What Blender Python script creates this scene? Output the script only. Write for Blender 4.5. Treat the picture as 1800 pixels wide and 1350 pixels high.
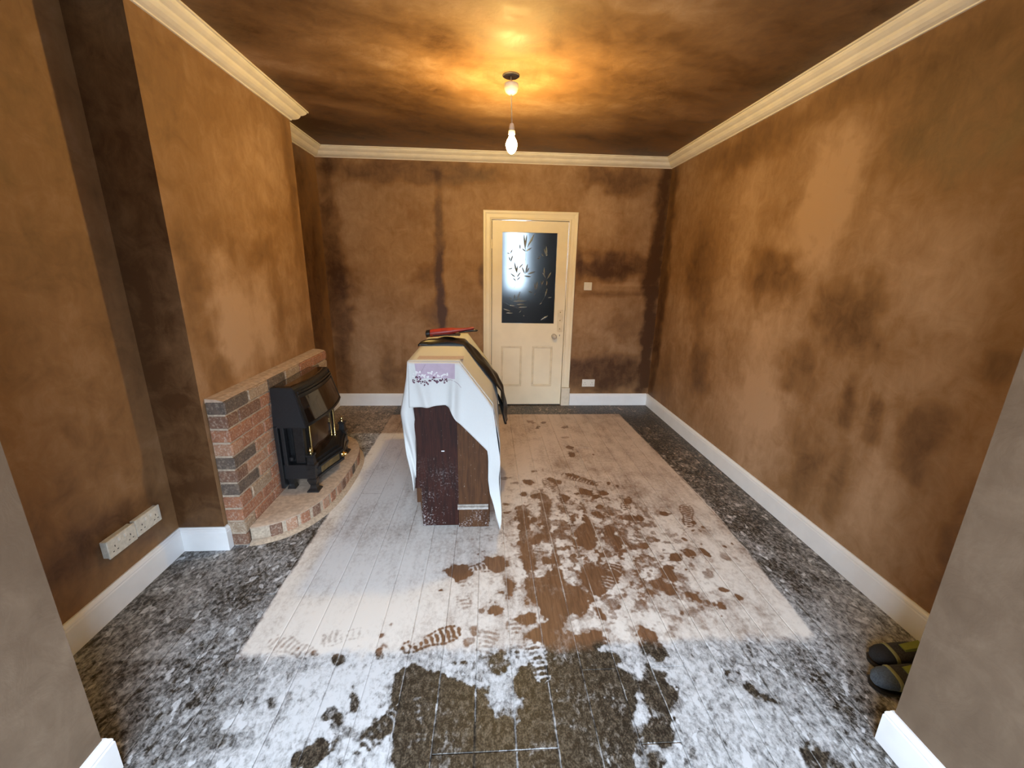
import bpy, bmesh, math, random
import numpy as np
from mathutils import Vector, Matrix

# ------------------------------------------------------------------ clear
for o in list(bpy.data.objects): bpy.data.objects.remove(o, do_unlink=True)
S = bpy.context.scene
COL = S.collection
R = math.radians
rng = random.Random(7)

# ------------------------------------------------------------------ camera
F_PX, PITCH, YAW, ROLL, CAM_H = 728.5465, 0.2712, 0.0622, 0.0181, 1.55
cy, sy = math.cos(YAW), math.sin(YAW)
fw = Vector((sy*math.cos(PITCH), cy*math.cos(PITCH), -math.sin(PITCH)))
rt = Vector((cy, -sy, 0)); up = rt.cross(fw)
c, s = math.cos(ROLL), math.sin(ROLL)
r2 = c*rt + s*up; u2 = -s*rt + c*up
cam_d = bpy.data.cameras.new('camera'); cam = bpy.data.objects.new('camera', cam_d); COL.objects.link(cam)
cam_d.sensor_fit = 'HORIZONTAL'; cam_d.sensor_width = 36.0; cam_d.lens = F_PX/1800*36.0; cam_d.clip_start = 0.02
M = Matrix.Identity(4)
for i in range(3):
    M[i][0] = r2[i]; M[i][1] = u2[i]; M[i][2] = -fw[i]
M[2][3] = CAM_H
cam.matrix_world = M
S.camera = cam

# ------------------------------------------------------------------ world, daylight, exposure
SKY = 28.0
BULB = 1060.0
w = bpy.data.worlds.new('overcast_sky'); S.world = w; w.use_nodes = True
bg = w.node_tree.nodes['Background']; bg.inputs['Color'].default_value = (0.70, 0.84, 1.0, 1); bg.inputs['Strength'].default_value = SKY
pl = bpy.data.lights.new('window_portal', 'AREA'); pl.shape = 'RECTANGLE'; pl.size = 2.3; pl.size_y = 1.9
po = bpy.data.objects.new('window_portal', pl); COL.objects.link(po); po.location = (0.095, -1.08, 1.45); po.rotation_euler = (R(90), 0, 0)
pl.cycles.is_portal = True
S.view_settings.view_transform = 'Standard'; S.view_settings.look = 'None'
S.view_settings.exposure = 0.0; S.view_settings.gamma = 1.0
try: S.view_settings.use_curve_mapping = False
except Exception: pass

# ------------------------------------------------------------------ helpers
def tag(o, label=None, cat=None, group=None, kind=None):
    if label: o['label'] = label
    if cat: o['category'] = cat
    if group: o['group'] = group
    if kind: o['kind'] = kind
    return o
def link(o, parent=None):
    COL.objects.link(o)
    if parent is not None: o.parent = parent
    return o
def empty(name, loc=(0, 0, 0), parent=None):
    o = bpy.data.objects.new(name, None); o.empty_display_size = 0.1; o.location = loc
    return link(o, parent)
def mesh_obj(name, V, F, mat, parent=None, smooth=False, mats=None, fm=None):
    """V in world coordinates; parents are kept at identity rotation, so subtract their location"""
    me = bpy.data.meshes.new(name)
    off = Vector((0, 0, 0)); p = parent
    while p is not None: off += p.location; p = p.parent
    me.from_pydata([(v[0]-off.x, v[1]-off.y, v[2]-off.z) for v in V], [], F)
    for m in (mats or [mat]): me.materials.append(m)
    if fm is not None: me.polygons.foreach_set('material_index', fm)
    if smooth: me.polygons.foreach_set('use_smooth', [True]*len(me.polygons))
    me.update()
    return link(bpy.data.objects.new(name, me), parent)
class MB:
    """collects shapes for one mesh object"""
    def __init__(s): s.V = []; s.F = []
    def add(s, V, F):
        b = len(s.V); s.V += [tuple(v) for v in V]; s.F += [tuple(i+b for i in f) for f in F]; return s
    def box(s, x0, x1, y0, y1, z0, z1, ch=0.0):
        if ch <= 0:
            V = [(x, y, z) for x in (x0, x1) for y in (y0, y1) for z in (z0, z1)]
            return s.add(V, [(0, 1, 3, 2), (4, 6, 7, 5), (0, 4, 5, 1), (2, 3, 7, 6), (0, 2, 6, 4), (1, 5, 7, 3)])
        V, F = chbox(((x0, x1), (y0, y1), (z0, z1)), ch)
        return s.add(V, F)
    def prism(s, P, axis, a0, a1):
        """polygon P (2D) extruded along axis 'x','y','z'"""
        n = len(P)
        def pt(p, a): return {'x': (a, p[0], p[1]), 'y': (p[0], a, p[1]), 'z': (p[0], p[1], a)}[axis]
        V = [pt(p, a0) for p in P] + [pt(p, a1) for p in P]
        F = [tuple(range(n)), tuple(range(2*n-1, n-1, -1))] + [(i, (i+1) % n, n+(i+1) % n, n+i) for i in range(n)]
        return s.add(V, F)
    def loft(s, rings, cap=True, closed=True):
        n = len(rings[0]); V = [p for r in rings for p in r]; F = []
        for k in range(len(rings)-1):
            for i in range(n if closed else n-1):
                j = (i+1) % n
                F.append((k*n+i, k*n+j, (k+1)*n+j, (k+1)*n+i))
        if cap: F.append(tuple(range(n-1, -1, -1))); F.append(tuple((len(rings)-1)*n+i for i in range(n)))
        return s.add(V, F)
    def lathe(s, cx, cy_, prof, n=20, axis='z', o=0.0):
        """prof list of (radius, height) ; axis z, x or y"""
        rings = []
        for r_, h in prof:
            ring = []
            for i in range(n):
                t = 2*math.pi*i/n; a, b = r_*math.cos(t), r_*math.sin(t)
                if axis == 'z': ring.append((cx+a, cy_+b, h))
                elif axis == 'y': ring.append((cx+a, h, cy_+b))
                else: ring.append((h, cx+a, cy_+b))
            rings.append(ring)
        return s.loft(rings)
    def tube(s, pts, r, n=10):
        rings = []
        P = [Vector(p) for p in pts]
        for i, p in enumerate(P):
            d = (P[min(i+1, len(P)-1)]-P[max(i-1, 0)]).normalized()
            a = Vector((0, 0, 1)) if abs(d.z) < 0.9 else Vector((1, 0, 0))
            e1 = d.cross(a).normalized(); e2 = d.cross(e1)
            rr = r[i] if isinstance(r, (list, tuple)) else r
            rings.append([tuple(p+rr*(math.cos(2*math.pi*k/n)*e1+math.sin(2*math.pi*k/n)*e2)) for k in range(n)])
        return s.loft(rings)
    def build(s, name, mat, parent=None, smooth=False):
        o = mesh_obj(name, s.V, s.F, mat, parent)
        bm = bmesh.new(); bm.from_mesh(o.data); bmesh.ops.recalc_face_normals(bm, faces=bm.faces[:])
        bm.to_mesh(o.data); bm.free()
        if smooth:
            o.data.polygons.foreach_set('use_smooth', [True]*len(o.data.polygons))
            try: o.data.set_sharp_from_angle(angle=R(40))
            except Exception: pass
        return o
def chbox(b, ch):
    """chamfered box, 24 vertices"""
    (x0, x1), (y0, y1), (z0, z1) = b
    V = []; idx = {}
    for ix, x in enumerate((x0, x1)):
        for iy, y in enumerate((y0, y1)):
            for iz, z in enumerate((z0, z1)):
                sx, sy_, sz = (1, -1)[ix], (1, -1)[iy], (1, -1)[iz]
                for a in range(3):
                    p = [x+sx*ch, y+sy_*ch, z+sz*ch]; p[a] = (x, y, z)[a]
                    idx[(ix, iy, iz, a)] = len(V); V.append(tuple(p))
    F = []
    for a in range(3):
        o1, o2 = [(1, 2), (0, 2), (0, 1)][a]
        for e in (0, 1):
            q = []
            for (p, r_) in ((0, 0), (1, 0), (1, 1), (0, 1)):
                k = [0, 0, 0]; k[a] = e; k[o1] = p; k[o2] = r_; q.append(idx[(*k, a)])
            F.append(tuple(q))
        for p in (0, 1):
            for r_ in (0, 1):
                k0 = [0, 0, 0]; k1 = [0, 0, 0]; k0[o1] = k1[o1] = p; k0[o2] = k1[o2] = r_; k1[a] = 1
                F.append((idx[(*k0, o1)], idx[(*k1, o1)], idx[(*k1, o2)], idx[(*k0, o2)]))
    for ix in (0, 1):
        for iy in (0, 1):
            for iz in (0, 1): F.append(tuple(idx[(ix, iy, iz, a)] for a in range(3)))
    return V, F
def sweep(path, prof, name, mat, close_ends=True):
    """profile (offset to the left of the path, z) swept along a mitred 2D path"""
    n = len(path); rings = []
    for i, p in enumerate(path):
        p = Vector(p)
        def nrm(a, b):
            d = (Vector(b)-Vector(a)).normalized(); return Vector((-d.y, d.x))
        if i == 0: m = nrm(path[0], path[1])
        elif i == n-1: m = nrm(path[-2], path[-1])
        else:
            a, b = nrm(path[i-1], path[i]), nrm(path[i], path[i+1]); m = (a+b)/(1+a.dot(b))
        rings.append([(p.x+m.x*o, p.y+m.y*o, z) for o, z in prof])
    return MB().loft(rings, cap=close_ends).build(name, mat)

# ---- numpy value noise
def vnoise(x, y, scale, seed, stretch=1.0):
    g = np.random.RandomState(seed).rand(256, 256)
    u = np.asarray(x)*scale+1000.37; v = np.asarray(y)*scale*stretch+1000.11
    iu = np.floor(u).astype(int); iv = np.floor(v).astype(int); fu = u-iu; fv = v-iv
    fu = fu*fu*(3-2*fu); fv = fv*fv*(3-2*fv)
    a = g[iu % 256, iv % 256]; b = g[(iu+1) % 256, iv % 256]; c_ = g[iu % 256, (iv+1) % 256]; d = g[(iu+1) % 256, (iv+1) % 256]
    return (a*(1-fu)+b*fu)*(1-fv)+(c_*(1-fu)+d*fu)*fv
def fbm(x, y, scale, seed, octv=4, stretch=1.0):
    t = 0; a = 1; n = 0
    for k in range(octv): t = t+a*vnoise(x, y, scale*2**k, seed+k, stretch); n += a; a *= .55
    return t/n
def sstep(a, b, x):
    t = np.clip((x-a)/(b-a), 0, 1); return t*t*(3-2*t)

# ------------------------------------------------------------------ materials
def new_mat(name):
    m = bpy.data.materials.new(name); m.use_nodes = True
    nt = m.node_tree; b = nt.nodes['Principled BSDF']
    return m, nt, b
class N:
    def __init__(s, nt): s.nt = nt
    def __call__(s, t, **kw):
        n = s.nt.nodes.new(t)
        for k, v in kw.items():
            if k.startswith('i_'):
                key = k[2:]; key = int(key) if key.isdigit() else key.replace('_', ' ')
                if isinstance(v, bpy.types.NodeSocket): s.nt.links.new(v, n.inputs[key])
                else: n.inputs[key].default_value = v
            else: setattr(n, k, v)
        return n
    def math(s, op, a, b=None, c_=None, clamp=False):
        n = s.nt.nodes.new('ShaderNodeMath'); n.operation = op; n.use_clamp = clamp
        for i, v in enumerate((a, b, c_)):
            if v is None: continue
            if isinstance(v, bpy.types.NodeSocket): s.nt.links.new(v, n.inputs[i])
            else: n.inputs[i].default_value = v
        return n.outputs[0]
    def mix(s, f, a, b, blend='MIX'):
        n = s.nt.nodes.new('ShaderNodeMix'); n.data_type = 'RGBA'; n.blend_type = blend
        for i, v in ((0, f), (6, a), (7, b)):
            if isinstance(v, bpy.types.NodeSocket): s.nt.links.new(v, n.inputs[i])
            else: n.inputs[i].default_value = v if i == 0 else (*v[:3], 1)
        return n.outputs[2]
    def noise(s, vec, scale, detail=4, rough=.55, dist=0.0):
        n = s('ShaderNodeTexNoise', i_Scale=scale, i_Detail=detail, i_Roughness=rough, i_Distortion=dist)
        s.nt.links.new(vec, n.inputs['Vector']); return n.outputs['Fac']
    def ramp(s, f, lo, hi):
        n = s('ShaderNodeMapRange', interpolation_type='SMOOTHSTEP'); s.nt.links.new(f, n.inputs[0])
        n.inputs[1].default_value = lo; n.inputs[2].default_value = hi; return n.outputs[0]
    def coord(s, stretch=(1, 1, 1), out='Object'):
        t = s('ShaderNodeTexCoord'); m = s('ShaderNodeMapping'); m.inputs['Scale'].default_value = stretch
        s.nt.links.new(t.outputs[out], m.inputs['Vector']); return m.outputs['Vector']
    def pos(s, stretch=(1, 1, 1)):
        t = s('ShaderNodeNewGeometry'); m = s('ShaderNodeMapping'); m.inputs['Scale'].default_value = stretch
        s.nt.links.new(t.outputs['Position'], m.inputs['Vector']); return m.outputs['Vector']
    def bump(s, h, strength, dist, bsdf):
        n = s('ShaderNodeBump', i_Strength=strength, i_Distance=dist); s.nt.links.new(h, n.inputs['Height'])
        s.nt.links.new(n.outputs[0], bsdf.inputs['Normal'])
def simple(name, col, rough=.5, metal=0.0, var=.12, scale=30, bump=.0, spec=.5, col2=None, coat=0.0):
    m, nt, b = new_mat(name); n = N(nt)
    v = n.pos(); f = n.noise(v, scale, 5)
    c2 = col2 or tuple(x*(1-var*2) for x in col)
    nt.links.new(n.mix(n.ramp(f, .3, .7), c2, col), b.inputs['Base Color'])
    b.inputs['Roughness'].default_value = rough; b.inputs['Metallic'].default_value = metal
    b.inputs['Specular IOR Level'].default_value = spec; b.inputs['Coat Weight'].default_value = coat
    if bump: n.bump(f, bump, .003, b)
    return m
DRY = (.46, .295, .175, 1); MID = (.265, .143, .062, 1); WET = (.078, .033, .011, 1)
def plaster_mat(name='fresh_plaster', cols=(DRY, MID, WET)):
    m, nt, b = new_mat(name); n = N(nt)
    at = n('ShaderNodeAttribute', attribute_name='wet_shade').outputs['Fac']
    v = n.pos()
    f1 = n.noise(v, 1.6, 5, .6, .6); f2 = n.noise(v, 8, 8, .68, .7); f3 = n.noise(n.pos((1, 1, .35)), 22, 4, .6)
    t = n.math('ADD', at, n.math('MULTIPLY', n.math('SUBTRACT', f1, .5), .55))
    t = n.math('ADD', t, n.math('MULTIPLY', n.math('SUBTRACT', f2, .5), .62))
    t = n.math('ADD', t, n.math('MULTIPLY', n.math('SUBTRACT', f3, .5), .24))
    rp = n('ShaderNodeValToRGB'); nt.links.new(t, rp.inputs[0])
    e = rp.color_ramp.elements
    e[0].position = .08; e[0].color = cols[0]; e[1].position = .95; e[1].color = cols[2]
    k = e.new(.5); k.color = cols[1]
    nt.links.new(rp.outputs[0], b.inputs['Base Color'])
    nt.links.new(n.math('SUBTRACT', .80, n.math('MULTIPLY', n.ramp(t, .2, .9), .35)), b.inputs['Roughness'])
    b.inputs['Specular IOR Level'].default_value = .35
    tr = n.noise(n.pos((1, 1, 1)), 9, 7, .6, 1.5)
    n.bump(tr, .12, .02, b)
    return m
M_PLASTER = plaster_mat()
M_PIER = plaster_mat('drying_pier_plaster', ((.26, .188, .128, 1), (.155, .106, .068, 1), (.085, .053, .032, 1)))
M_TRIM = simple('white_primed_wood', (.86, .87, .88), .45, var=.02, scale=12)
M_CORN = simple('cream_cornice', (.86, .79, .66), .7, var=.05, scale=8)
M_CREAM = simple('cream_gloss_paint', (.90, .81, .61), .42, var=.03, scale=5)
M_CREAM2 = simple('cream_gloss_paint_worn', (.84, .73, .52), .45, var=.08, scale=14)
M_WHITEPL = simple('white_plastic', (.80, .78, .72), .35, var=.03)
M_DIRTYPL = simple('splashed_white_plastic', (.72, .70, .62), .5, var=.10, scale=60)
M_HOLE = simple('socket_hole_black', (.02, .018, .015), .6)
M_BLACK = simple('matt_black_enamel', (.012, .013, .015), .42, var=.2, bump=.05, scale=120)
M_CAST = simple('cast_iron_black', (.016, .016, .017), .3, var=.3, bump=.1, scale=90)
M_GLOSSBLACK = simple('gloss_black_glass', (.012, .008, .006), .06, var=.1, coat=.6)
M_FIREGLASS = simple('smoked_brown_glass', (.050, .026, .014), .12, var=.45, scale=14, coat=.4)
M_BRASS = simple('polished_brass', (.86, .62, .24), .18, metal=1.0, var=.08)
M_OLDBRASS = simple('dull_brass', (.42, .32, .15), .38, metal=.9, var=.2)
M_MORTAR = simple('sandy_mortar', (.50, .40, .30), .95, var=.16, bump=.5, scale=70)
M_SCREED = simple('dusty_sand_screed', (.52, .39, .29), .93, var=.14, bump=.35, scale=38, col2=(.36, .27, .20))
def brick_mat(name, c1, c2, dust):
    m, nt, b = new_mat(name); n = N(nt); v = n.pos()
    f = n.noise(v, 26, 6, .65); g = n.noise(v, 90, 4)
    col = n.mix(n.ramp(f, .35, .68), c1, c2)
    col = n.mix(n.math('MULTIPLY', n.ramp(g, .47, .70), dust), col, (.55, .45, .35))
    nt.links.new(col, b.inputs['Base Color']); b.inputs['Roughness'].default_value = .9
    n.bump(f, .5, .006, b); return m
M_BRICK = [brick_mat('red_brick', (.34, .145, .075), (.25, .105, .06), .55),
           brick_mat('salmon_brick', (.38, .205, .125), (.29, .15, .09), .7),
           brick_mat('burnt_brick', (.085, .065, .052), (.14, .10, .075), .25),
           brick_mat('buff_brick', (.34, .25, .17), (.27, .18, .115), .8),
           brick_mat('brown_brick', (.20, .105, .065), (.14, .07, .045), .4)]
def wood_mat(name, c1, c2, rough=.4, dust=None):
    m, nt, b = new_mat(name); n = N(nt)
    f = n.noise(n.pos((14, 14, 1.1)), 5, 6, .6, .8)
    col = n.mix(n.ramp(f, .3, .72), c1, c2)
    sc = n.noise(n.pos((3, 3, 1)), 40, 3)
    col = n.mix(n.math('MULTIPLY', n.ramp(sc, .68, .74), .35), col, (.45, .38, .33))
    if dust:
        sp = n('ShaderNodeSeparateXYZ'); nt.links.new(n.pos(), sp.inputs[0])
        hz = n.ramp(sp.outputs['Z'], dust, .05)
        q = n.noise(n.pos(), 85, 3, .7); q2 = n.noise(n.pos(), 9, 3)
        mk = n.math('MULTIPLY', n.ramp(n.math('ADD', q, n.math('MULTIPLY', n.math('SUBTRACT', q2, .5), .5)), .56, .70), hz)
        col = n.mix(n.math('MULTIPLY', mk, .7), col, (.45, .41, .41))
    nt.links.new(col, b.inputs['Base Color']); b.inputs['Roughness'].default_value = rough
    b.inputs['Specular IOR Level'].default_value = .2
    n.bump(f, .08, .004, b); return m
M_MAROON = wood_mat('dark_mahogany', (.040, .012, .008), (.016, .006, .005), .5, dust=.52)
M_OAKDARK = wood_mat('brown_stained_oak', (.092, .040, .016), (.050, .021, .010), .52, dust=.16)
M_FABRIC = simple('white_cotton', (.60, .615, .61), .9, var=.02, bump=.15, scale=300)
M_SHEET = simple('black_polythene', (.014, .013, .012), .33, var=.3, scale=18, bump=.2)
M_RED = simple('red_plastic', (.38, .035, .022), .38, var=.2, scale=20)
M_BLOSSOM = simple('plum_print', (.16, .06, .10), .9, var=.4, scale=150)
M_BLOSSOMW = simple('white_print', (.70, .69, .70), .9, var=.02)
M_TWIG = simple('grey_twig_print', (.32, .27, .30), .9, var=.1)
M_LILAC = simple('lilac_print', (.46, .37, .45), .9, var=.04)
M_TAUPE = simple('faded_lilac_print', (.50, .42, .42), .9, var=.06, scale=60)

# ================================================================== THE ROOM
XR, XL, XC, YD, YF, YN, H, ZC = 1.9147, -1.6995, -1.4567, 4.6416, 3.5535, 2.0943, 2.665, 2.577
JL, JR, YJL, YJR, YB = -1.172, 1.364, .995, .965, -1.0       # piers of the bay opening
LAMP = (.146, 2.885)

def panel(O, U, V, Nn, lu, lv, step, thick, hole=None, wet_shade=None, disp=None, shell=False):
    """gridded slab: front face at O spanned by U,V ; returns verts, faces, wet values"""
    O, U, V, Nn = map(np.array, (O, U, V, Nn)); O = O.astype(float)
    nu, nv = max(1, int(round(lu/step))), max(1, int(round(lv/step)))
    uu = np.linspace(0, lu, nu+1); vv = np.linspace(0, lv, nv+1)
    uc = (uu[:-1]+uu[1:])/2; vc = (vv[:-1]+vv[1:])/2
    keep = np.ones((nu, nv), bool)
    if hole is not None: keep &= ~((uc[:, None] > hole[0]) & (uc[:, None] < hole[1]) & (vc[None] > hole[2]) & (vc[None] < hole[3]))
    A, B = np.meshgrid(uu, vv, indexing='ij')
    P = O+A[..., None]*U+B[..., None]*V
    if disp is not None: P = P+disp(P)[..., None]*Nn
    Q = O-Nn*thick+A[..., None]*U+B[..., None]*V
    W = wet_shade(P) if wet_shade is not None else np.full(A.shape, .5)
    n = (nu+1)*(nv+1); idx = np.arange(n).reshape(nu+1, nv+1)
    i, j = np.where(keep)
    f = np.stack([idx[i, j], idx[i+1, j], idx[i+1, j+1], idx[i, j+1]], 1)
    F = [tuple(q) for q in f.tolist()]
    if shell: return P.reshape(-1, 3), F, W.ravel()
    kp = np.pad(keep, 1)
    def edge(a, b): F.append((a, b, b+n, a+n))
    for (a, b) in zip(*np.where(keep)):
        if not kp[a, b+1]: edge(idx[a, b], idx[a, b+1])
        if not kp[a+2, b+1]: edge(idx[a+1, b], idx[a+1, b+1])
        if not kp[a+1, b]: edge(idx[a, b], idx[a+1, b])
        if not kp[a+1, b+2]: edge(idx[a, b+1], idx[a+1, b+1])
    # the back as coarse quads
    F += [tuple(int(k)+n for k in q[::-1]) for q in f.tolist()] if hole is not None else [(n+int(idx[0, 0]), n+int(idx[0, nv]), n+int(idx[nu, nv]), n+int(idx[nu, 0]))]
    return np.concatenate([P.reshape(-1, 3), Q.reshape(-1, 3)]), F, np.concatenate([W.ravel(), W.ravel()])
def wall(name, panels, label, cat='wall', mat=None):
    V = []; F = []; W = []; b = 0
    for v, f, ww in panels:
        V.append(v); F += [tuple(int(i)+b for i in q) for q in f]; W.append(ww); b += len(v)
    V = np.concatenate(V); W = np.concatenate(W)
    o = mesh_obj(name, V.tolist(), F, mat or M_PLASTER)
    at = o.data.attributes.new('wet_shade', 'FLOAT', 'POINT'); at.data.foreach_set('value', W.astype(np.float32))
    return tag(o, label, cat, kind='structure')
def blobs(a, b, L):
    t = 0
    da = .22*(fbm(a, b, 5, 5, 4)-.5)+.06*(vnoise(a, b, 17, 35)-.5); db = .22*(fbm(a, b, 5, 15, 4)-.5)+.08*(vnoise(a, b, 15, 45)-.5)
    for ca, cb, ra, rb, amp in L:
        d = ((a+da*min(1, ra*7)-ca)/ra)**2+((b+db*min(1, rb*7)-cb)/rb)**2
        t = t+amp*np.exp(-np.clip(d, 0, 30)**2.2*.8)
    return t
# drying patches: (along wall, height, half width, half height, how damp)
RIGHT = [(2.45, 2.04, .22, .30, -.34), (2.53, 1.80, .24, .2, -.24), (2.69, 1.03, .34, .42, -.22), (2.83, 1.53, .30, .18, .30), (2.1, 1.35, .2, .17, .34),
         (2.4, .98, .17, .17, .26), (1.98, .88, .05, .14, .30), (1.82, .82, .04, .14, .26), (1.61, .86, .1, .15, .30), (2.15, .42, .11, .25, .20), (1.93, .46, .06, .22, .2),
         (1.35, .49, .08, .2, .3), (1.42, 1.22, .07, .1, .26), (3.54, .71, .2, .26, .3), (3.75, 1.5, .25, .45, .28), (1.75, 2.2, .4, .3, .28), (3.3, 2.45, .6, .14, .25), (2.2, 2.5, .6, .1, .2),
         (1.7, .55, .1, .3, -.2), (2.7, .5, .35, .35, -.24), (3.15, 1.7, .16, .5, -.18), (1.2, 1.6, .25, .6, .15), (4.55, 1.3, .12, 1.5, .45), (4.2, .45, .2, .3, .15), (1.25, .25, .15, .2, .2), (3.9, 1.05, .2, .25, -.12), (1.75, 1.55, .3, .2, -.16)]
BACK = [(-.50, 1.2, .05, .5, .55), (-.51, 2.0, .045, .5, .34), (-.62, 1.5, .14, .12, .22), (-.60, 1.05, .14, .2, .22), (-.75, 2.47, .95, .11, .34), (-1.62, 1.5, .12, 1.4, .36), (-1.5, 1.35, .14, .22, .18), (-1.1, .45, .12, .32, .24),
        (-.93, .6, .03, .3, .18), (1.45, 1.58, .5, .13, .46), (1.6, 1.40, .3, .02, -.2), (1.40, 1.30, .42, .03, .25), (1.35, .38, .5, .25, .50), (1.16, 2.1, .2, .28, -.22), (1.84, 1.4, .09, 1.5, .6), (1.35, 2.45, .35, .14, .3), (.84, 2.35, .1, .25, -.05),
        (-.05, 1.44, .04, .14, .35), (-1.15, 1.7, .35, .5, -.10), (-.25, 1.6, .18, .6, -.06), (1.2, 1.05, .25, .2, -.12), (-.1, 2.45, .2, .12, .1), (.99, 1.6, .04, .2, .3), (-.85, .75, .3, .3, -.1), (1.5, .95, .2, .12, .2)]
CHIM = [(2.5, 1.25, .2, .33, -.34), (2.42, 1.58, .09, .07, -.2), (2.8, 1.25, .12, .3, -.26), (2.19, 1.34, .08, .4, .18), (3.1, 2.17, .25, .25, -.18), (3.05, 1.26, .06, .3, .14), (3.1, 1.03, .3, .12, -.1), (2.89, 1.62, .16, .1, .2), (2.3, .95, .1, .12, .22), (3.4, 1.0, .15, .1, .2), (3.47, 2.0, .08, .6, .2), (2.2, 2.3, .2, .3, .12), (2.75, 1.9, .25, .2, -.05)]
LEFT = [(1.75, .32, .3, .14, .22), (1.5, .5, .3, .25, .18), (1.7, .55, .2, .12, -.15), (4.2, 1.6, .35, 1.2, .35), (1.5, 1.5, .4, .5, .02)]
wR = lambda P: .40+blobs(P[..., 1], P[..., 2], RIGHT)*1.05
wB = lambda P: .38+1.1*blobs(P[..., 0], P[..., 2], BACK)
wC = lambda P: .46+1.1*blobs(P[..., 1], P[..., 2], CHIM)
wL = lambda P: .52+blobs(P[..., 1], P[..., 2], LEFT)
def wCe(P):
    x, y = P[..., 0], P[..., 1]
    a = x*.94+y*.34; b_ = -x*.34+y*.94
    return .54+.95*(fbm(a, b_*2.6, 1.1, 40, 5)-.5)+.22*sstep(.9, 2.2, np.hypot(x-LAMP[0], y-LAMP[1]))  # darker away from the lamp: its light falloff painted into the plaster
wJ = lambda P: .52+.3*(fbm(P[..., 1]*1.2, P[..., 2]*2.4, 2.0, 60, 4)-.5)
def dCe(P):
    r = np.hypot(P[..., 0]-LAMP[0], P[..., 1]-LAMP[1])
    ring = -.006*np.exp(-((r-.17)/.035)**2)+.004*np.exp(-((r-.10)/.03)**2)
    return ring+.012*(fbm(P[..., 0], P[..., 1], 2.2, 70, 4)-.5)*sstep(2.5, .2, r)

wall('wall_right', [panel((XR, .5, -.05), (0, 1, 0), (0, 0, 1), (-1, 0, 0), YD-.38, H+.15, .025, .15, wet_shade=wR)], 'long blotchy drying brown plaster wall on the right')
wall('wall_back', [panel((XL-.15, YD, -.05), (1, 0, 0), (0, 0, 1), (0, -1, 0), XR-XL+.3, H+.15, .025, .15, hole=(.045-XL+.15-.01, .865-XL+.15+.01, -1, 2.06+.05), wet_shade=wB)], 'blotchy plaster back wall around the cream door')
wall('wall_left', [panel((XL, .5, -.05), (0, 1, 0), (0, 0, 1), (1, 0, 0), YD-.38, H+.15, .03, .15, wet_shade=wL)], 'brown plaster alcove wall on the left with the sockets')
wall('wall_chimney_breast', [panel((XC, YN, -.05), (0, 1, 0), (0, 0, 1), (1, 0, 0), YF-YN, H+.05, .025, .1, wet_shade=wC, shell=True),
                             panel((XL, YN, -.05), (1, 0, 0), (0, 0, 1), (0, -1, 0), XC-XL, H+.05, .03, .1, wet_shade=lambda P: wL(P)+.36, shell=True),  # near side face: its shade painted in as extra wetness
                             panel((XL, YF, -.05), (1, 0, 0), (0, 0, 1), (0, 1, 0), XC-XL, H+.05, .03, .1, wet_shade=wL, shell=True)], 'orange-brown plaster chimney breast above the brick surround')
wall('wall_front_left', [panel((JL, YB, -.05), (0, 1, 0), (0, 0, 1), (1, 0, 0), YJL-YB, H+.05, .04, .1, wet_shade=wJ, shell=True),
                         panel((XL-.15, YJL, -.05), (1, 0, 0), (0, 0, 1), (0, 1, 0), JL-XL+.15, H+.05, .05, .1, wet_shade=wJ, shell=True)], 'pale brown plaster pier of the bay opening at far left', mat=M_PIER)
wall('wall_front_right', [panel((JR, YB, -.05), (0, 1, 0), (0, 0, 1), (-1, 0, 0), YJR-YB, H+.05, .04, .1, wet_shade=wJ, shell=True),
                          panel((JR, YJR, -.05), (1, 0, 0), (0, 0, 1), (0, 1, 0), XR-JR+.15, H+.05, .05, .1, wet_shade=wJ, shell=True)], 'pale brown plaster pier of the bay opening at far right', mat=M_PIER)
wall('wall_bay', [panel((JL-.1, YB, -.05), (1, 0, 0), (0, 0, 1), (0, 1, 0), JR-JL+.2, H+.15, .05, .15, hole=(.2, JR-JL-.25, .55, 2.30), wet_shade=wJ)], 'plaster bay wall holding the window')
wall('ceiling', [panel((XL-.15, YB-.1, H), (1, 0, 0), (0, 1, 0), (0, 0, -1), XR-XL+.3, YD-YB+.25, .025, .12, wet_shade=wCe, disp=dCe)], 'swirled brown plaster ceiling lit by the bulb', 'ceiling')

# bay window behind the camera
win = tag(empty('window_1', (.096, YB-.06, .5)), 'white timber bay window with three lights', 'window', kind='structure')
wf = MB(); x0, x1 = JL+.07, JR-.32
for a, b_ in ((x0, x0+.06), (x1-.06, x1), (x0+.78, x0+.84), (x1-.84, x1-.78)): wf.box(a, b_, YB-.11, YB-.03, .48, 2.27)
wf.box(x0, x1, YB-.11, YB-.03, .48, .56); wf.box(x0, x1, YB-.11, YB-.03, 2.20, 2.27); wf.box(x0, x1, YB-.1, YB-.04, 1.62, 1.67)
wf.build('window_frame', M_TRIM, win)
MB().box(x0-.04, x1+.04, YB-.03, YB+.12, .455, .485, .005).build('window_sill', M_TRIM, win)
opp = tag(empty('sky_blocker_terrace', (0, -30, -.5)), 'unseen brick terrace added across the street to cut low sky light', 'sky blocker', kind='structure')  # unseen houses, added and sized to block low daylight at the window
MB().box(-60, 60, -38, -30, -.5, 4.4).build('blocker_front', simple('blocker_brick', (.24, .13, .09), .9), opp)
MB().prism([(-38.5, 4.4), (-29.6, 4.4), (-34, 6.2)], 'x', -60, 60).build('blocker_roof', simple('blocker_slate', (.09, .09, .1), .8), opp)
ground = MB().box(-60, 60, -70, YB-.3, -.6, -.5).build('ground', simple('front_garden_paving', (.22, .21, .19), .9)); tag(ground, 'grey paving outside the bay window', 'ground', kind='structure')

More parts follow.
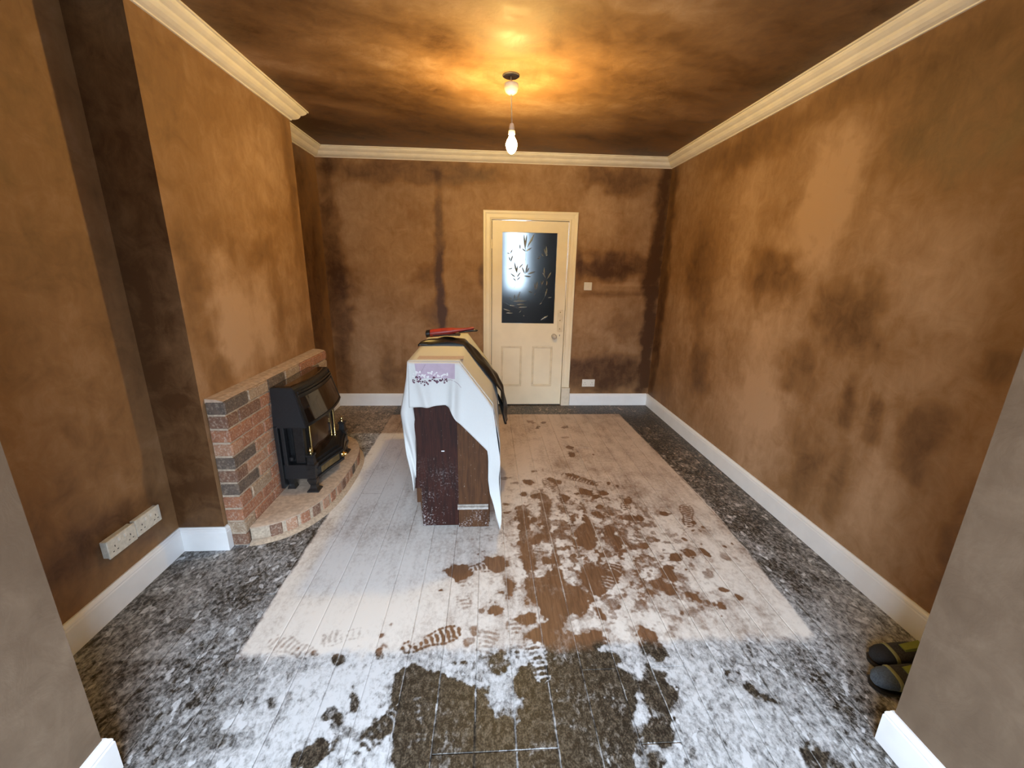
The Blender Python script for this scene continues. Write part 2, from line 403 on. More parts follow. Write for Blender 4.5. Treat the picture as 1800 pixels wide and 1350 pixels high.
# skirting boards
PS = [(0, 0), (.018, 0), (.018, .112), (.0155, .118), (.0165, .124), (.014, .131), (.009, .136), (.007, .142), (0, .142)]
def skirt(name, path, label): return tag(sweep(path, PS, name, M_TRIM), label, 'skirting board', kind='structure')
skirt('baseboard_right', [(XR, YJR), (XR, YD)][::1], 'long white skirting board below the right wall')
skirt('baseboard_back_right', [(XR-.0175, YD), (.972, YD)], 'short white skirting board right of the cream door')
skirt('baseboard_back_left', [(-.045, YD), (XL, YD), (XL, YF)], 'white skirting board behind the covered bureau')
skirt('baseboard_left', [(XC, YN+.022), (XC, YN), (XL, YN), (XL, YJL)], 'white skirting board round the near left alcove')
skirt('baseboard_front_left', [(XL+.02, YJL), (JL, YJL), (JL, YB)], 'white skirting board on the left pier')
skirt('baseboard_front_right', [(JR, YB), (JR, YJR), (XR-.02, YJR)], 'white skirting board on the right pier')
# cornice
PC = [(0, H+.02), (0, ZC), (.010, ZC), (.012, ZC+.006), (.030, ZC+.012), (.046, ZC+.022), (.056, ZC+.035), (.060, ZC+.046), (.072, ZC+.052), (.086, ZC+.062), (.093, ZC+.072), (.094, ZC+.078), (.104, ZC+.079), (.104, H+.02)]
tag(sweep([(XR, YJR), (XR, YD), (XL, YD), (XL, YF), (XC, YF), (XC, YN), (XL, YN), (XL, YJL)], PC, 'trim_1', M_CORN), 'cream moulded plaster cornice running round the ceiling', 'cornice', kind='structure')

# ================================================================== FLOOR: boards with stain, plaster dust and bootprints
# patches where the dust is scuffed away: strength, outline (mm)
CLEARED = [
(0.97,[(-366,1290),(-341,1318),(-298,1331),(-207,1298),(-171,1296),(-101,1255),(-69,1236),(23,1227),(5,1159),(42,1101),(98,1087),(93,906),(-298,924),(-312,1054),(-327,1145),(-352,1204)]),
(1,[(108,1246),(134,1298),(172,1311),(191,1357),(268,1359),(345,1361),(344,1356),(443,1363),(509,1355),(549,1326),(544,1281),(562,1250),(578,1203),(569,1129),(522,1079),(504,1017),(463,888),(86,906),(94,1087),(133,1124),(133,1174)]),
(1,[(597,1207),(627,1262),(656,1291),(670,1265),(716,1263),(703,1211),(732,1183),(707,1149),(666,1134),(669,1100),(665,1009),(647,996),(538,999),(549,1040),(575,1089),(621,1119),(600,1153)]),
(1,[(681,1481),(717,1479),(745,1429),(749,1389),(762,1349),(727,1278),(685,1280),(685,1315),(661,1370),(660,1421)]),
(0.8,[(555,983),(591,985),(563,899),(523,901)]),
(0.85,[(-410,1125),(-379,1143),(-336,1129),(-308,1090),(-338,1052),(-376,1053),(-410,1095)]),
(0.8,[(101,1319),(91,1292),(68,1276),(42,1277),(21,1295),(13,1323),(21,1352),(44,1369),(72,1368),(94,1349)]),
(0.75,[(-432,1378),(-430,1358),(-433,1346),(-441,1347),(-451,1359),(-458,1379),(-461,1400),(-458,1412),(-449,1412),(-440,1399)]),
(0.7,[(-444,1472),(-445,1462),(-450,1456),(-459,1457),(-468,1463),(-474,1474),(-473,1484),(-468,1490),(-458,1490),(-449,1483)]),
(0.5,[(-364,1239),(-366,1229),(-375,1223),(-388,1224),(-400,1231),(-407,1241),(-406,1252),(-396,1258),(-383,1258),(-370,1250)]),
(0.5,[(-367,1183),(-366,1175),(-372,1165),(-383,1158),(-396,1156),(-404,1160),(-406,1169),(-400,1179),(-389,1186),(-376,1188)]),
(0.6,[(-764,1197),(-758,1176),(-764,1164),(-778,1165),(-795,1178),(-809,1199),(-815,1219),(-810,1232),(-796,1231),(-778,1218)]),
(0.5,[(-725,1224),(-724,1214),(-729,1208),(-740,1208),(-752,1215),(-760,1226),(-762,1236),(-756,1243),(-745,1242),(-733,1235)]),
(0.8,[(-580,1368),(-579,1351),(-589,1342),(-606,1342),(-622,1353),(-634,1370),(-634,1387),(-624,1397),(-608,1397),(-590,1385)]),
(0.8,[(-512,1138),(-514,1119),(-530,1108),(-556,1110),(-581,1122),(-596,1142),(-595,1161),(-578,1172),(-552,1171),(-527,1158)]),
(0.85,[(-457,1183),(-455,1161),(-462,1148),(-475,1149),(-490,1163),(-501,1185),(-503,1207),(-497,1221),(-483,1221),(-467,1206)]),
(0.5,[(-692,1394),(-692,1386),(-700,1381),(-712,1381),(-723,1387),(-731,1396),(-730,1404),(-723,1410),(-711,1409),(-699,1403)]),
(0.95,[(-519,1056),(-511,1030),(-527,1001),(-561,979),(-598,973),(-627,983),(-636,1007),(-622,1037),(-589,1060),(-549,1068)]),
(0.5,[(-445,1080),(-449,1067),(-468,1060),(-494,1061),(-519,1070),(-531,1084),(-528,1097),(-509,1105),(-482,1104),(-457,1094)]),
(0.8,[(-784,1490),(-784,1484),(-787,1480),(-794,1480),(-801,1484),(-806,1491),(-807,1498),(-803,1502),(-797,1501),(-789,1497)]),
(0.8,[(-769,1423),(-769,1416),(-774,1412),(-783,1413),(-792,1417),(-798,1425),(-799,1432),(-793,1436),(-784,1436),(-775,1431)]),
(0.9,[(961,1240),(985,1228),(997,1196),(1039,1189),(1056,1153),(1021,1145),(990,1176),(973,1207)]),
(0.9,[(1127,1190),(1120,1184),(1111,1180),(1104,1181),(1101,1185),(1103,1191),(1109,1198),(1118,1202),(1126,1201),(1129,1197)]),
(0.95,[(1121,917),(1093,901),(1064,897),(1046,906),(1044,924),(1061,945),(1090,961),(1120,965),(1139,956),(1139,937)]),
(0.6,[(1163,904),(1151,899),(1135,900),(1123,906),(1118,915),(1122,923),(1135,928),(1151,927),(1163,921),(1168,912)]),
(0.8,[(194,2281),(273,2278),(273,2140),(267,1957),(261,1848),(267,1798),(206,1783),(190,1959),(193,2164)]),
(0.75,[(338,2276),(410,2274),(400,2030),(402,1818),(407,1744),(325,1747),(355,1907),(370,2052),(347,2182)]),
(1,[(273,2140),(322,2149),(312,2064),(258,2055)]),
(0.92,[(214,1800),(267,1798),(332,1837),(356,1954),(381,1953),(407,1744),(473,1726),(520,1678),(548,1633),(485,1580),(415,1555),(372,1557),(347,1507),(328,1458),(346,1446),(517,1457),(510,1376),(392,1354),(177,1363),(187,1464),(252,1498),(253,1630),(207,1675)]),
(0.9,[(490,1831),(568,1927),(599,1871),(677,1905),(727,1858),(691,1765),(600,1675),(545,1640),(516,1686),(500,1740),(489,1798)]),
(0.9,[(131,1541),(182,1585),(228,1603),(243,1549),(206,1500),(154,1502)]),
(0.85,[(6,1598),(60,1624),(79,1602),(64,1556),(32,1571)]),
(0.9,[(95,1796),(128,1762),(165,1785),(155,1730),(119,1701),(98,1740)]),
(1,[(-222,1866),(-172,1917),(-110,1915),(-72,1852),(-106,1820),(-150,1781),(-188,1814)]),
(0.95,[(-31,1967),(26,1975),(101,1944),(105,1898),(66,1838),(13,1849),(-12,1902)]),
(0.9,[(524,1606),(553,1530),(532,1512),(512,1558)]),
(0.7,[(-13,1592),(-15,1585),(-22,1580),(-30,1580),(-37,1585),(-39,1593),(-37,1601),(-30,1606),(-22,1606),(-15,1600)]),
(0.5,[(172,1760),(159,1754),(133,1761),(103,1777),(81,1797),(75,1814),(88,1820),(115,1813),(145,1796),(166,1776)]),
(0.6,[(-34,1473),(-38,1453),(-47,1440),(-59,1441),(-70,1454),(-74,1475),(-71,1496),(-62,1509),(-49,1508),(-39,1495)]),
(0.6,[(-43,1447),(-43,1432),(-54,1415),(-71,1404),(-89,1402),(-101,1410),(-102,1425),(-92,1442),(-74,1454),(-55,1456)]),
(0.8,[(352,1926),(344,1907),(330,1896),(315,1897),(304,1908),(301,1927),(309,1946),(323,1958),(339,1957),(350,1945)]),
(0.8,[(204,2484),(274,2497),(285,2347),(257,2150),(284,2049),(182,2052)]),
(0.75,[(369,2715),(411,2678),(444,2524),(406,2387),(408,2234),(394,2045),(339,2076),(343,2345),(367,2543)]),
(1,[(344,2810),(333,2782),(312,2765),(287,2766),(269,2783),(263,2812),(273,2840),(295,2858),(320,2857),(339,2838)]),
(0.9,[(282,2629),(276,2611),(264,2600),(250,2601),(240,2612),(237,2630),(243,2648),(255,2659),(269,2659),(279,2647)]),
(0.8,[(357,2593),(349,2573),(333,2562),(316,2562),(303,2575),(300,2594),(307,2614),(323,2626),(341,2626),(354,2613)]),
(0.9,[(316,2318),(310,2300),(298,2290),(285,2290),(276,2301),(273,2319),(279,2337),(291,2348),(304,2348),(314,2336)]),
(1,[(582,2549),(566,2518),(543,2504),(522,2512),(511,2539),(513,2575),(529,2608),(553,2623),(575,2615),(586,2586)]),
(1,[(565,2763),(548,2755),(517,2769),(484,2801),(460,2839),(456,2868),(473,2878),(505,2863),(540,2830),(562,2792)]),
(1,[(773,2650),(755,2626),(722,2612),(685,2613),(659,2629),(652,2654),(669,2678),(703,2693),(741,2692),(767,2676)]),
(0.9,[(810,2580),(797,2561),(773,2549),(748,2550),(731,2562),(728,2582),(741,2602),(764,2614),(790,2613),(807,2600)]),
(1,[(879,2621),(866,2601),(846,2589),(824,2590),(810,2603),(809,2623),(821,2643),(842,2656),(864,2655),(878,2642)]),
(0.7,[(1023,2510),(1005,2489),(979,2481),(955,2491),(941,2513),(944,2541),(962,2562),(988,2570),(1013,2560),(1026,2537)]),
(0.9,[(974,2326),(955,2300),(924,2285),(892,2286),(872,2302),(871,2329),(889,2356),(921,2372),(953,2371),(973,2353)]),
(1,[(1030,2291),(1013,2273),(989,2267),(967,2275),(955,2294),(957,2317),(974,2336),(998,2343),(1021,2334),(1033,2314)]),
(0.9,[(1210,2344),(1196,2332),(1176,2328),(1157,2335),(1147,2350),(1149,2368),(1163,2381),(1183,2384),(1202,2377),(1212,2362)]),
(1,[(767,3270),(756,3243),(738,3227),(721,3228),(710,3244),(709,3271),(720,3298),(738,3314),(756,3314),(767,3297)]),
(1,[(548,3922),(539,3902),(522,3890),(503,3890),(489,3903),(486,3923),(494,3944),(511,3956),(530,3956),(544,3943)]),
(1,[(625,4058),(616,4041),(599,4031),(579,4031),(565,4042),(561,4059),(569,4076),(586,4087),(606,4087),(621,4076)]),
(0.8,[(832,3919),(821,3900),(801,3889),(779,3890),(763,3901),(759,3920),(769,3938),(789,3949),(812,3949),(828,3937)]),
(1,[(937,3262),(930,3254),(922,3255),(915,3262),(912,3275),(913,3287),(920,3294),(928,3294),(935,3286),(938,3274)]),
(0.9,[(792,2451),(782,2438),(766,2431),(748,2432),(735,2440),(733,2453),(742,2465),(758,2473),(777,2472),(789,2464)]),
(1,[(762,2318),(750,2317),(730,2332),(710,2360),(698,2389),(697,2408),(710,2409),(730,2393),(750,2365),(762,2337)]),
(0.75,[(515,2231),(502,2206),(478,2192),(452,2193),(433,2209),(428,2233),(441,2258),(465,2273),(493,2272),(512,2256)]),
(0.7,[(928,2754),(918,2745),(907,2747),(899,2761),(898,2780),(903,2797),(913,2807),(924,2804),(932,2791),(933,2772)]),
(0.6,[(986,2726),(980,2718),(970,2713),(959,2713),(952,2719),(952,2727),(957,2736),(968,2741),(978,2741),(985,2735)]),
(0.6,[(515,4042),(501,4032),(472,4042),(439,4069),(415,4103),(408,4131),(422,4142),(452,4131),(485,4104),(509,4070)]),
(0.7,[(786,3423),(775,3400),(755,3387),(733,3387),(719,3402),(717,3424),(727,3447),(747,3461),(769,3460),(784,3446)]),
(0.4,[(790,3656),(779,3642),(756,3633),(730,3634),(710,3643),(705,3658),(715,3672),(738,3681),(765,3680),(785,3671)]),
(0.8,[(724,2879),(709,2867),(679,2868),(645,2882),(621,2903),(615,2924),(630,2937),(660,2936),(694,2921),(719,2899)]),
(0.6,[(789,2798),(776,2795),(751,2813),(726,2844),(708,2878),(705,2901),(719,2904),(744,2885),(770,2853),(787,2820)]),
(0.8,[(828,2731),(818,2727),(804,2735),(789,2752),(781,2773),(781,2788),(790,2793),(805,2785),(820,2767),(828,2746)]),
(0.5,[(162,2863),(154,2840),(134,2827),(110,2827),(92,2842),(85,2865),(93,2889),(113,2903),(137,2902),(156,2887)]),
(0.6,[(245,2793),(236,2780),(217,2772),(194,2773),(175,2781),(169,2795),(177,2808),(196,2816),(220,2816),(238,2807)]),
(0.8,[(399,2972),(392,2963),(376,2960),(358,2964),(344,2973),(340,2984),(347,2993),(363,2996),(381,2992),(395,2983)]),
(0.7,[(149,2501),(143,2490),(127,2484),(109,2484),(94,2491),(89,2503),(95,2514),(110,2520),(129,2520),(144,2512)]),
(0.7,[(148,2402),(143,2394),(130,2389),(115,2389),(103,2395),(98,2403),(103,2412),(116,2417),(132,2417),(144,2411)]),
(0.45,[(869,2403),(852,2372),(826,2355),(800,2355),(784,2375),(784,2405),(801,2436),(828,2455),(855,2454),(871,2434)]),
(0.4,[(957,2127),(943,2106),(923,2093),(904,2094),(893,2107),(895,2129),(909,2150),(929,2164),(948,2163),(959,2149)]),
(0.6,[(1020,2088),(1006,2071),(983,2061),(959,2062),(944,2073),(944,2091),(957,2108),(981,2118),(1005,2118),(1020,2106)]),
(0.7,[(1196,2079),(1188,2075),(1180,2078),(1174,2088),(1173,2100),(1177,2110),(1185,2115),(1194,2111),(1200,2102),(1201,2089)]),
(1,[(1343,2265),(1333,2251),(1322,2242),(1314,2242),(1312,2251),(1316,2266),(1326,2280),(1337,2289),(1345,2289),(1347,2280)]),
(1,[(1299,2179),(1293,2172),(1283,2167),(1274,2168),(1269,2172),(1270,2180),(1277,2188),(1286,2192),(1295,2192),(1300,2187)]),
(1,[(1369,2203),(1364,2197),(1358,2193),(1353,2194),(1351,2198),(1352,2204),(1357,2210),(1363,2214),(1368,2213),(1370,2209)]),
(0.9,[(524,2383),(587,2324),(546,2243),(532,2297)]),
(0.9,[(593,2352),(665,2372),(663,2280),(611,2281)]),
(0.85,[(543,2191),(608,2268),(677,2252),(664,2137),(647,2042),(521,2046)]),
(0.9,[(726,2224),(784,2255),(791,2145),(780,2038),(699,2040)]),
(0.95,[(789,2190),(793,2112),(790,2017),(734,2009)]),
(0.8,[(820,2133),(854,2066),(870,1994),(837,1995),(817,2036)]),
(0.9,[(945,2042),(931,2022),(911,2009),(893,2010),(882,2023),(884,2044),(898,2066),(918,2078),(937,2078),(947,2064)]),
(0.6,[(901,1949),(892,1938),(880,1931),(867,1932),(859,1939),(859,1950),(867,1961),(880,1968),(893,1967),(901,1960)]),
(0.6,[(1034,2082),(1021,2070),(997,2063),(971,2064),(953,2072),(949,2085),(962,2097),(986,2104),(1013,2103),(1031,2095)]),
(1,[(1255,1618),(1246,1613),(1238,1613),(1233,1619),(1235,1629),(1241,1638),(1250,1643),(1259,1643),(1263,1636),(1262,1627)]),
(0.6,[(772,1580),(756,1567),(735,1565),(718,1575),(710,1593),(716,1614),(733,1628),(754,1630),(772,1620),(778,1600)]),
(0.7,[(845,1663),(836,1659),(821,1663),(806,1672),(796,1684),(796,1693),(805,1697),(820,1693),(835,1684),(845,1672)]),
(0.8,[(927,1542),(920,1533),(912,1527),(906,1527),(903,1533),(905,1543),(911,1552),(920,1558),(926,1557),(929,1551)]),
(0.7,[(647,1587),(640,1574),(629,1567),(618,1567),(612,1575),(612,1588),(620,1601),(631,1609),(642,1608),(648,1600)]),
(1,[(628,1355),(624,1352),(617,1350),(611,1352),(607,1356),(607,1361),(611,1365),(618,1366),(624,1364),(628,1360)]),
(0.85,[(723,1823),(706,1786),(687,1765),(671,1765),(665,1788),(672,1825),(688,1863),(708,1887),(725,1886),(730,1861)]),
(0.6,[(1359,1900),(1345,1895),(1331,1905),(1322,1925),(1323,1949),(1332,1967),(1347,1972),(1361,1962),(1370,1941),(1369,1917)]),
(0.9,[(1109,1787),(1104,1783),(1097,1780),(1091,1780),(1087,1783),(1087,1788),(1091,1793),(1098,1796),(1105,1796),(1109,1792)]),
(0.9,[(1294,2174),(1289,2167),(1280,2164),(1272,2164),(1268,2168),(1268,2175),(1274,2182),(1283,2186),(1291,2185),(1295,2181)]),
(0.5,[(1198,1788),(1183,1769),(1164,1758),(1149,1758),(1143,1771),(1149,1790),(1164,1810),(1183,1822),(1198,1821),(1204,1808)]),
(0.5,[(1051,1769),(1034,1745),(1013,1731),(994,1732),(986,1747),(991,1771),(1008,1795),(1030,1810),(1049,1809),(1057,1793)]),
(0.35,[(789,1821),(777,1801),(761,1789),(746,1790),(738,1802),(740,1822),(751,1842),(768,1855),(783,1854),(791,1841)]),
(0.7,[(1193,2061),(1186,2059),(1179,2066),(1175,2079),(1176,2093),(1181,2103),(1188,2105),(1194,2098),(1198,2085),(1198,2071)]),
(0.9,[(1403,2000),(1396,1997),(1389,1999),(1383,2006),(1382,2015),(1384,2023),(1391,2026),(1399,2024),(1404,2017),(1406,2008)]),
(0.8,[(1269,1746),(1264,1744),(1259,1744),(1257,1748),(1257,1753),(1261,1758),(1266,1761),(1270,1761),(1273,1757),(1272,1752)]),
(0.5,[(1033,1558),(1025,1552),(1016,1551),(1008,1556),(1006,1564),(1010,1573),(1018,1579),(1028,1580),(1035,1575),(1037,1567)]),
(0.4,[(1076,1437),(1071,1435),(1067,1437),(1063,1440),(1062,1445),(1065,1450),(1069,1451),(1074,1450),(1077,1446),(1078,1441)]),
(0.4,[(862,1461),(854,1458),(839,1459),(821,1464),(809,1470),(806,1476),(814,1479),(829,1477),(847,1473),(859,1466)]),
(0.6,[(791,1467),(788,1463),(781,1460),(775,1461),(771,1463),(771,1468),(774,1472),(781,1474),(787,1474),(791,1471)]),
(0.95,[(1046,1968),(1123,1946),(1058,1891),(1036,1930)]),
(0.95,[(1119,1995),(1186,1993),(1177,1934),(1140,1926)]),
(1,[(1236,2012),(1266,1990),(1281,1931),(1250,1922),(1229,1972)]),
(0.9,[(938,1850),(990,1884),(1050,1873),(994,1804),(982,1699),(956,1692),(940,1781)]),
(0.95,[(837,1768),(918,1757),(953,1700),(907,1648),(883,1687),(854,1719)]),
(0.95,[(979,1691),(1033,1681),(1054,1606),(1024,1593),(989,1638)]),
(0.9,[(1116,1604),(1140,1596),(1148,1560),(1117,1555)]),
(0.95,[(1174,1699),(1211,1702),(1233,1666),(1166,1653)]),
(0.6,[(1072,1642),(1082,1605),(1117,1597),(1110,1583),(1061,1599)])]

# bootprints: heel, toe (m), strength, half width
PRINTS = [((-.365, 1.400), (-.110, 1.492), 1.0, .048), ((1.270, 2.20), (1.375, 2.47), .75, .05), ((.93, 2.40), (.985, 2.60), .7, .05), ((.13, 1.33), (.136, 1.56), .45, .052), ((-.10, 1.60), (-.142, 1.80), .38, .05),
          ((-.215, 1.835), (.12, 1.93), .75, .05), ((.56, 2.47), (.44, 2.87), .6, .05), ((.225, 1.23), (.20, 1.42), -.8, .045), ((-.42, 1.03), (-.27, 1.19), .8, .05), ((.84, 2.745), (.58, 2.93), .7, .05),
          ((-.235, 1.02), (-.265, 1.2), -.35, .045), ((-.71, 1.39), (-.93, 1.48), .35, .045), ((.93, 1.66), (1.17, 1.58), .45, .045), ((.25, 1.83), (.33, 2.08), -.6, .05), ((-.02, 1.34), (.02, 1.50), .4, .05), ((.60, 1.70), (.72, 1.92), -.5, .045), ((-.52, 1.50), (-.72, 1.46), .35, .045)]
GX0, GY0, GS = -1.8, .6, .004
gx = np.arange(GX0, 2.0, GS); gy = np.arange(GY0, 4.75, GS)
X, Y = np.meshgrid(gx, gy, indexing='ij')
n_lo = fbm(X, Y, 2.2, 1, 4); n_mid = fbm(X, Y, 11, 9, 4); n_hi = fbm(X, Y, 60, 21, 3)
edge_r = np.interp(gy, [1.3, 2.4, 3.2, 4.3], [1.455, 1.53, 1.51, 1.475])[None, :]
wob = .02*(n_mid-.5); rag0 = fbm(X, Y, 24, 31, 4)
inside = sstep(-1.032, -1.014, X+wob)*sstep(0.008, -.008, X-edge_r+wob)*sstep(1.365, 1.425, Y+wob*2.2+.05*(rag0-.5))*sstep(4.325, 4.305, Y+wob*.6)
stain = 1-inside
d_in = .70+.42*(n_lo-.5)+(.14+.2*sstep(-.2, .2, X))*(n_mid-.5)+.26*(fbm(X*3, Y*.5, 9, 77, 3)-.5)+.05*sstep(.0, -.2, X)
d_in = np.where(True, d_in, 0)
back_left = sstep(3.76, 3.82, Y)*sstep(-.2, -.3, X)
d_in = d_in-.25*back_left
front = .60-.24*sstep(-.55, -1.15, X)-.16*sstep(1.15, 1.4, X)+.16*np.exp(-((X+.45)/.5)**2-((Y-1.15)/.35)**2)
side_r = .33+.13*sstep(2.6, 1.9, Y)-.10*sstep(3.0, 3.6, Y)
side_l = .44+.10*(n_lo-.5)
bk = .26
d_out = np.where(X > edge_r, side_r, np.where(X < -1.02, side_l, np.where(Y > 4.3, bk, front)))
d_out = np.where((Y < 1.4), np.minimum(front, np.where(X > 1.3, .42, front)), d_out)
d_out = d_out+.34*(n_lo-.5)+.22*(n_mid-.5)
dust = d_in*inside+d_out*stain
def raster(poly):
    P = np.array(poly)/1000.0
    a0, a1 = P.min(0)-.05, P.max(0)+.05
    i0, i1 = max(0, int((a0[0]-GX0)/GS)), min(len(gx), int((a1[0]-GX0)/GS)+1)
    j0, j1 = max(0, int((a0[1]-GY0)/GS)), min(len(gy), int((a1[1]-GY0)/GS)+1)
    if i1 <= i0 or j1 <= j0: return None
    x, y = X[i0:i1, j0:j1], Y[i0:i1, j0:j1]
    ins = np.zeros(x.shape, bool)
    n = len(P)
    for k in range(n):
        xa, ya = P[k]; xb, yb = P[(k+1) % n]
        if ya == yb: continue
        cr = ((ya > y) != (yb > y)) & (x < (xb-xa)*(y-ya)/(yb-ya)+xa); ins ^= cr
    return (slice(i0, i1), slice(j0, j1)), ins.astype(float)
def blur(m, k):
    for _ in range(2):
        p = np.pad(m, ((k, k), (0, 0)), mode='edge'); cs = np.cumsum(np.pad(p, ((1, 0), (0, 0))), 0); m = (cs[2*k+1:]-cs[:-2*k-1])/(2*k+1)
        p = np.pad(m, ((0, 0), (k, k)), mode='edge'); cs = np.cumsum(np.pad(p, ((0, 0), (1, 0))), 1); m = (cs[:, 2*k+1:]-cs[:, :-2*k-1])/(2*k+1)
    return m
rag = fbm(X, Y, 24, 31, 4)
clear = np.zeros_like(dust)
for st, poly in CLEARED:
    r_ = raster(poly)
    if r_ is None: continue
    sl, m = r_
    P = np.array(poly)/1000.; size = min(np.ptp(P[:, 0]), np.ptp(P[:, 1]))
    m = blur(m, 4 if size > .06 else 2)
    m = sstep(.34, .60, m+(rag[sl]-.5)*1.5+(n_hi[sl]-.5)*.5)
    clear[sl] = np.maximum(clear[sl], st*m)
traffic = np.exp(-((X-.62)/.6)**2-((Y-2.05)/.75)**2)
sp = sstep(.60, .70, fbm(X, Y, 30, 55, 4)+.10*traffic)*traffic
clear = np.maximum(clear, sp*.8*inside)
halo = blur(clear, 9); clear = np.maximum(clear, np.clip(halo*1.1, 0, 1)*sstep(.46, .62, rag+.25*(halo-.3))*.75)
dust = dust*(1-.90*clear)+.55*clear*(n_mid-.44)*(n_mid > .44)
for (hx, hy), (tx, ty), st, hw in PRINTS:
    dx, dy = tx-hx, ty-hy; L = math.hypot(dx, dy); dx /= L; dy /= L
    i0, i1 = int((min(hx, tx)-.09-GX0)/GS), int((max(hx, tx)+.09-GX0)/GS); j0, j1 = int((min(hy, ty)-.09-GY0)/GS), int((max(hy, ty)+.09-GY0)/GS)
    x, y = X[i0:i1, j0:j1], Y[i0:i1, j0:j1]
    u = ((x-hx)*dx+(y-hy)*dy)/L; v = ((x-hx)*-dy+(y-hy)*dx)/hw
    prof = np.interp(u, [0, .06, .2, .42, .68, .86, .96, 1], [0, .6, .8, .62, 1, .92, .55, 0], left=0, right=0)
    ins = sstep(.06, -.02, np.abs(v)-prof)*(prof > 0)
    rowp = u*L/.024
    bars = (np.mod(rowp+.35*np.abs(v), 1) > .42)*(np.abs(v) < prof-.36)*(np.mod(v*2.2+np.floor(rowp)*.5, 1) > .14)
    rim = (np.abs(v) > prof-.28)*(np.mod(u*L/.017+.3*np.sign(v), 1) > .4)
    pat = np.maximum(bars, rim)*ins*(n_mid[i0:i1, j0:j1] > .36)
    pat = blur(pat.astype(float), 1)
    pat = sstep(.3, .6, pat)
    if st > 0: dust[i0:i1, j0:j1] *= 1-.92*st*pat
    else: dust[i0:i1, j0:j1] = np.maximum(dust[i0:i1, j0:j1], -st*ins*(1-pat)*(n_mid[i0:i1, j0:j1] > .42))
dust = np.clip(dust, 0, 1)
warm = np.clip(sstep(1.5, 3.2, Y)*sstep(-.35, .15, X)*.9+back_left*.9, 0, 1)  # pinkish dust tone, partly the lamp's warm light painted into the floor colour
def sample(A, x, y):
    a = np.clip((x-GX0)/GS, 0, len(gx)-2); b_ = np.clip((y-GY0)/GS, 0, len(gy)-2)
    i, j = a.astype(int), b_.astype(int); fa, fb = a-i, b_-j
    return (A[i, j]*(1-fa)+A[i+1, j]*fa)*(1-fb)+(A[i, j+1]*(1-fa)+A[i+1, j+1]*fa)*fb

m, nt, b = new_mat('stained_boards_under_plaster_dust'); n = N(nt)
at = n('ShaderNodeAttribute', attribute_name='surf'); sp = n('ShaderNodeSeparateColor'); nt.links.new(at.outputs['Color'], sp.inputs[0])
dustS, stainS, warmS = sp.outputs[0], sp.outputs[1], sp.outputs[2]
grain = n.noise(n.pos((9, .9, 1)), 8, 5, .6, .6)
pit = n.noise(n.pos((1.5, 1, 1)), 40, 5, .6, .4); flake = n.noise(n.pos((1.4, .9, 1)), 17, 3, .5, .3); fine = n.noise(n.pos((1, .8, 1)), 170, 3, .7); mott = n.noise(n.pos((1, .8, 1)), 15, 5, .6, .9)
brown = n.mix(n.ramp(grain, .3, .75), (.20, .105, .055), (.115, .058, .030))
black = n.mix(n.ramp(n.math('ADD', n.math('MULTIPLY', pit, .5), n.math('MULTIPLY', fine, .5)), .42, .64), (.017, .014, .011), (.125, .103, .075))
wood = n.mix(stainS, brown, black)
t = n.math('ADD', dustS, n.math('MULTIPLY', n.math('SUBTRACT', pit, .5), n.math('ADD', .55, n.math('MULTIPLY', stainS, .38))))
t = n.math('ADD', t, n.math('MULTIPLY', n.math('SUBTRACT', fine, .5), n.math('ADD', .22, n.math('MULTIPLY', stainS, .12))))
t = n.math('ADD', t, n.math('MULTIPLY', n.math('SUBTRACT', mott, .5), n.math('ADD', .12, n.math('MULTIPLY', stainS, .34))))
t = n.math('ADD', t, n.math('MULTIPLY', n.math('MULTIPLY', n.math('MULTIPLY', n.ramp(flake, .61, .66), stainS), n.ramp(dustS, .12, .3)), .28))
t = n.math('SUBTRACT', t, n.math('MULTIPLY', n.math('MULTIPLY', n.ramp(flake, .40, .35), stainS), .14))
cov = n.ramp(t, .18, .86)
dcol = n.mix(warmS, n.mix(stainS, (.74, .71, .67), (.66, .685, .72)), (.58, .455, .36))
cov2 = n.math('MULTIPLY', cov, n.math('SUBTRACT', 1.0, n.math('MULTIPLY', stainS, .08)))
col = n.mix(cov2, wood, dcol)
nt.links.new(col, b.inputs['Base Color'])
nt.links.new(n.math('ADD', .42, n.math('MULTIPLY', cov, .5)), b.inputs['Roughness'])
b.inputs['Specular IOR Level'].default_value = .35
n.bump(n.math('ADD', n.math('MULTIPLY', cov, .5), n.math('MULTIPLY', grain, .5)), .10, .0025, b)
M_FLOOR = m

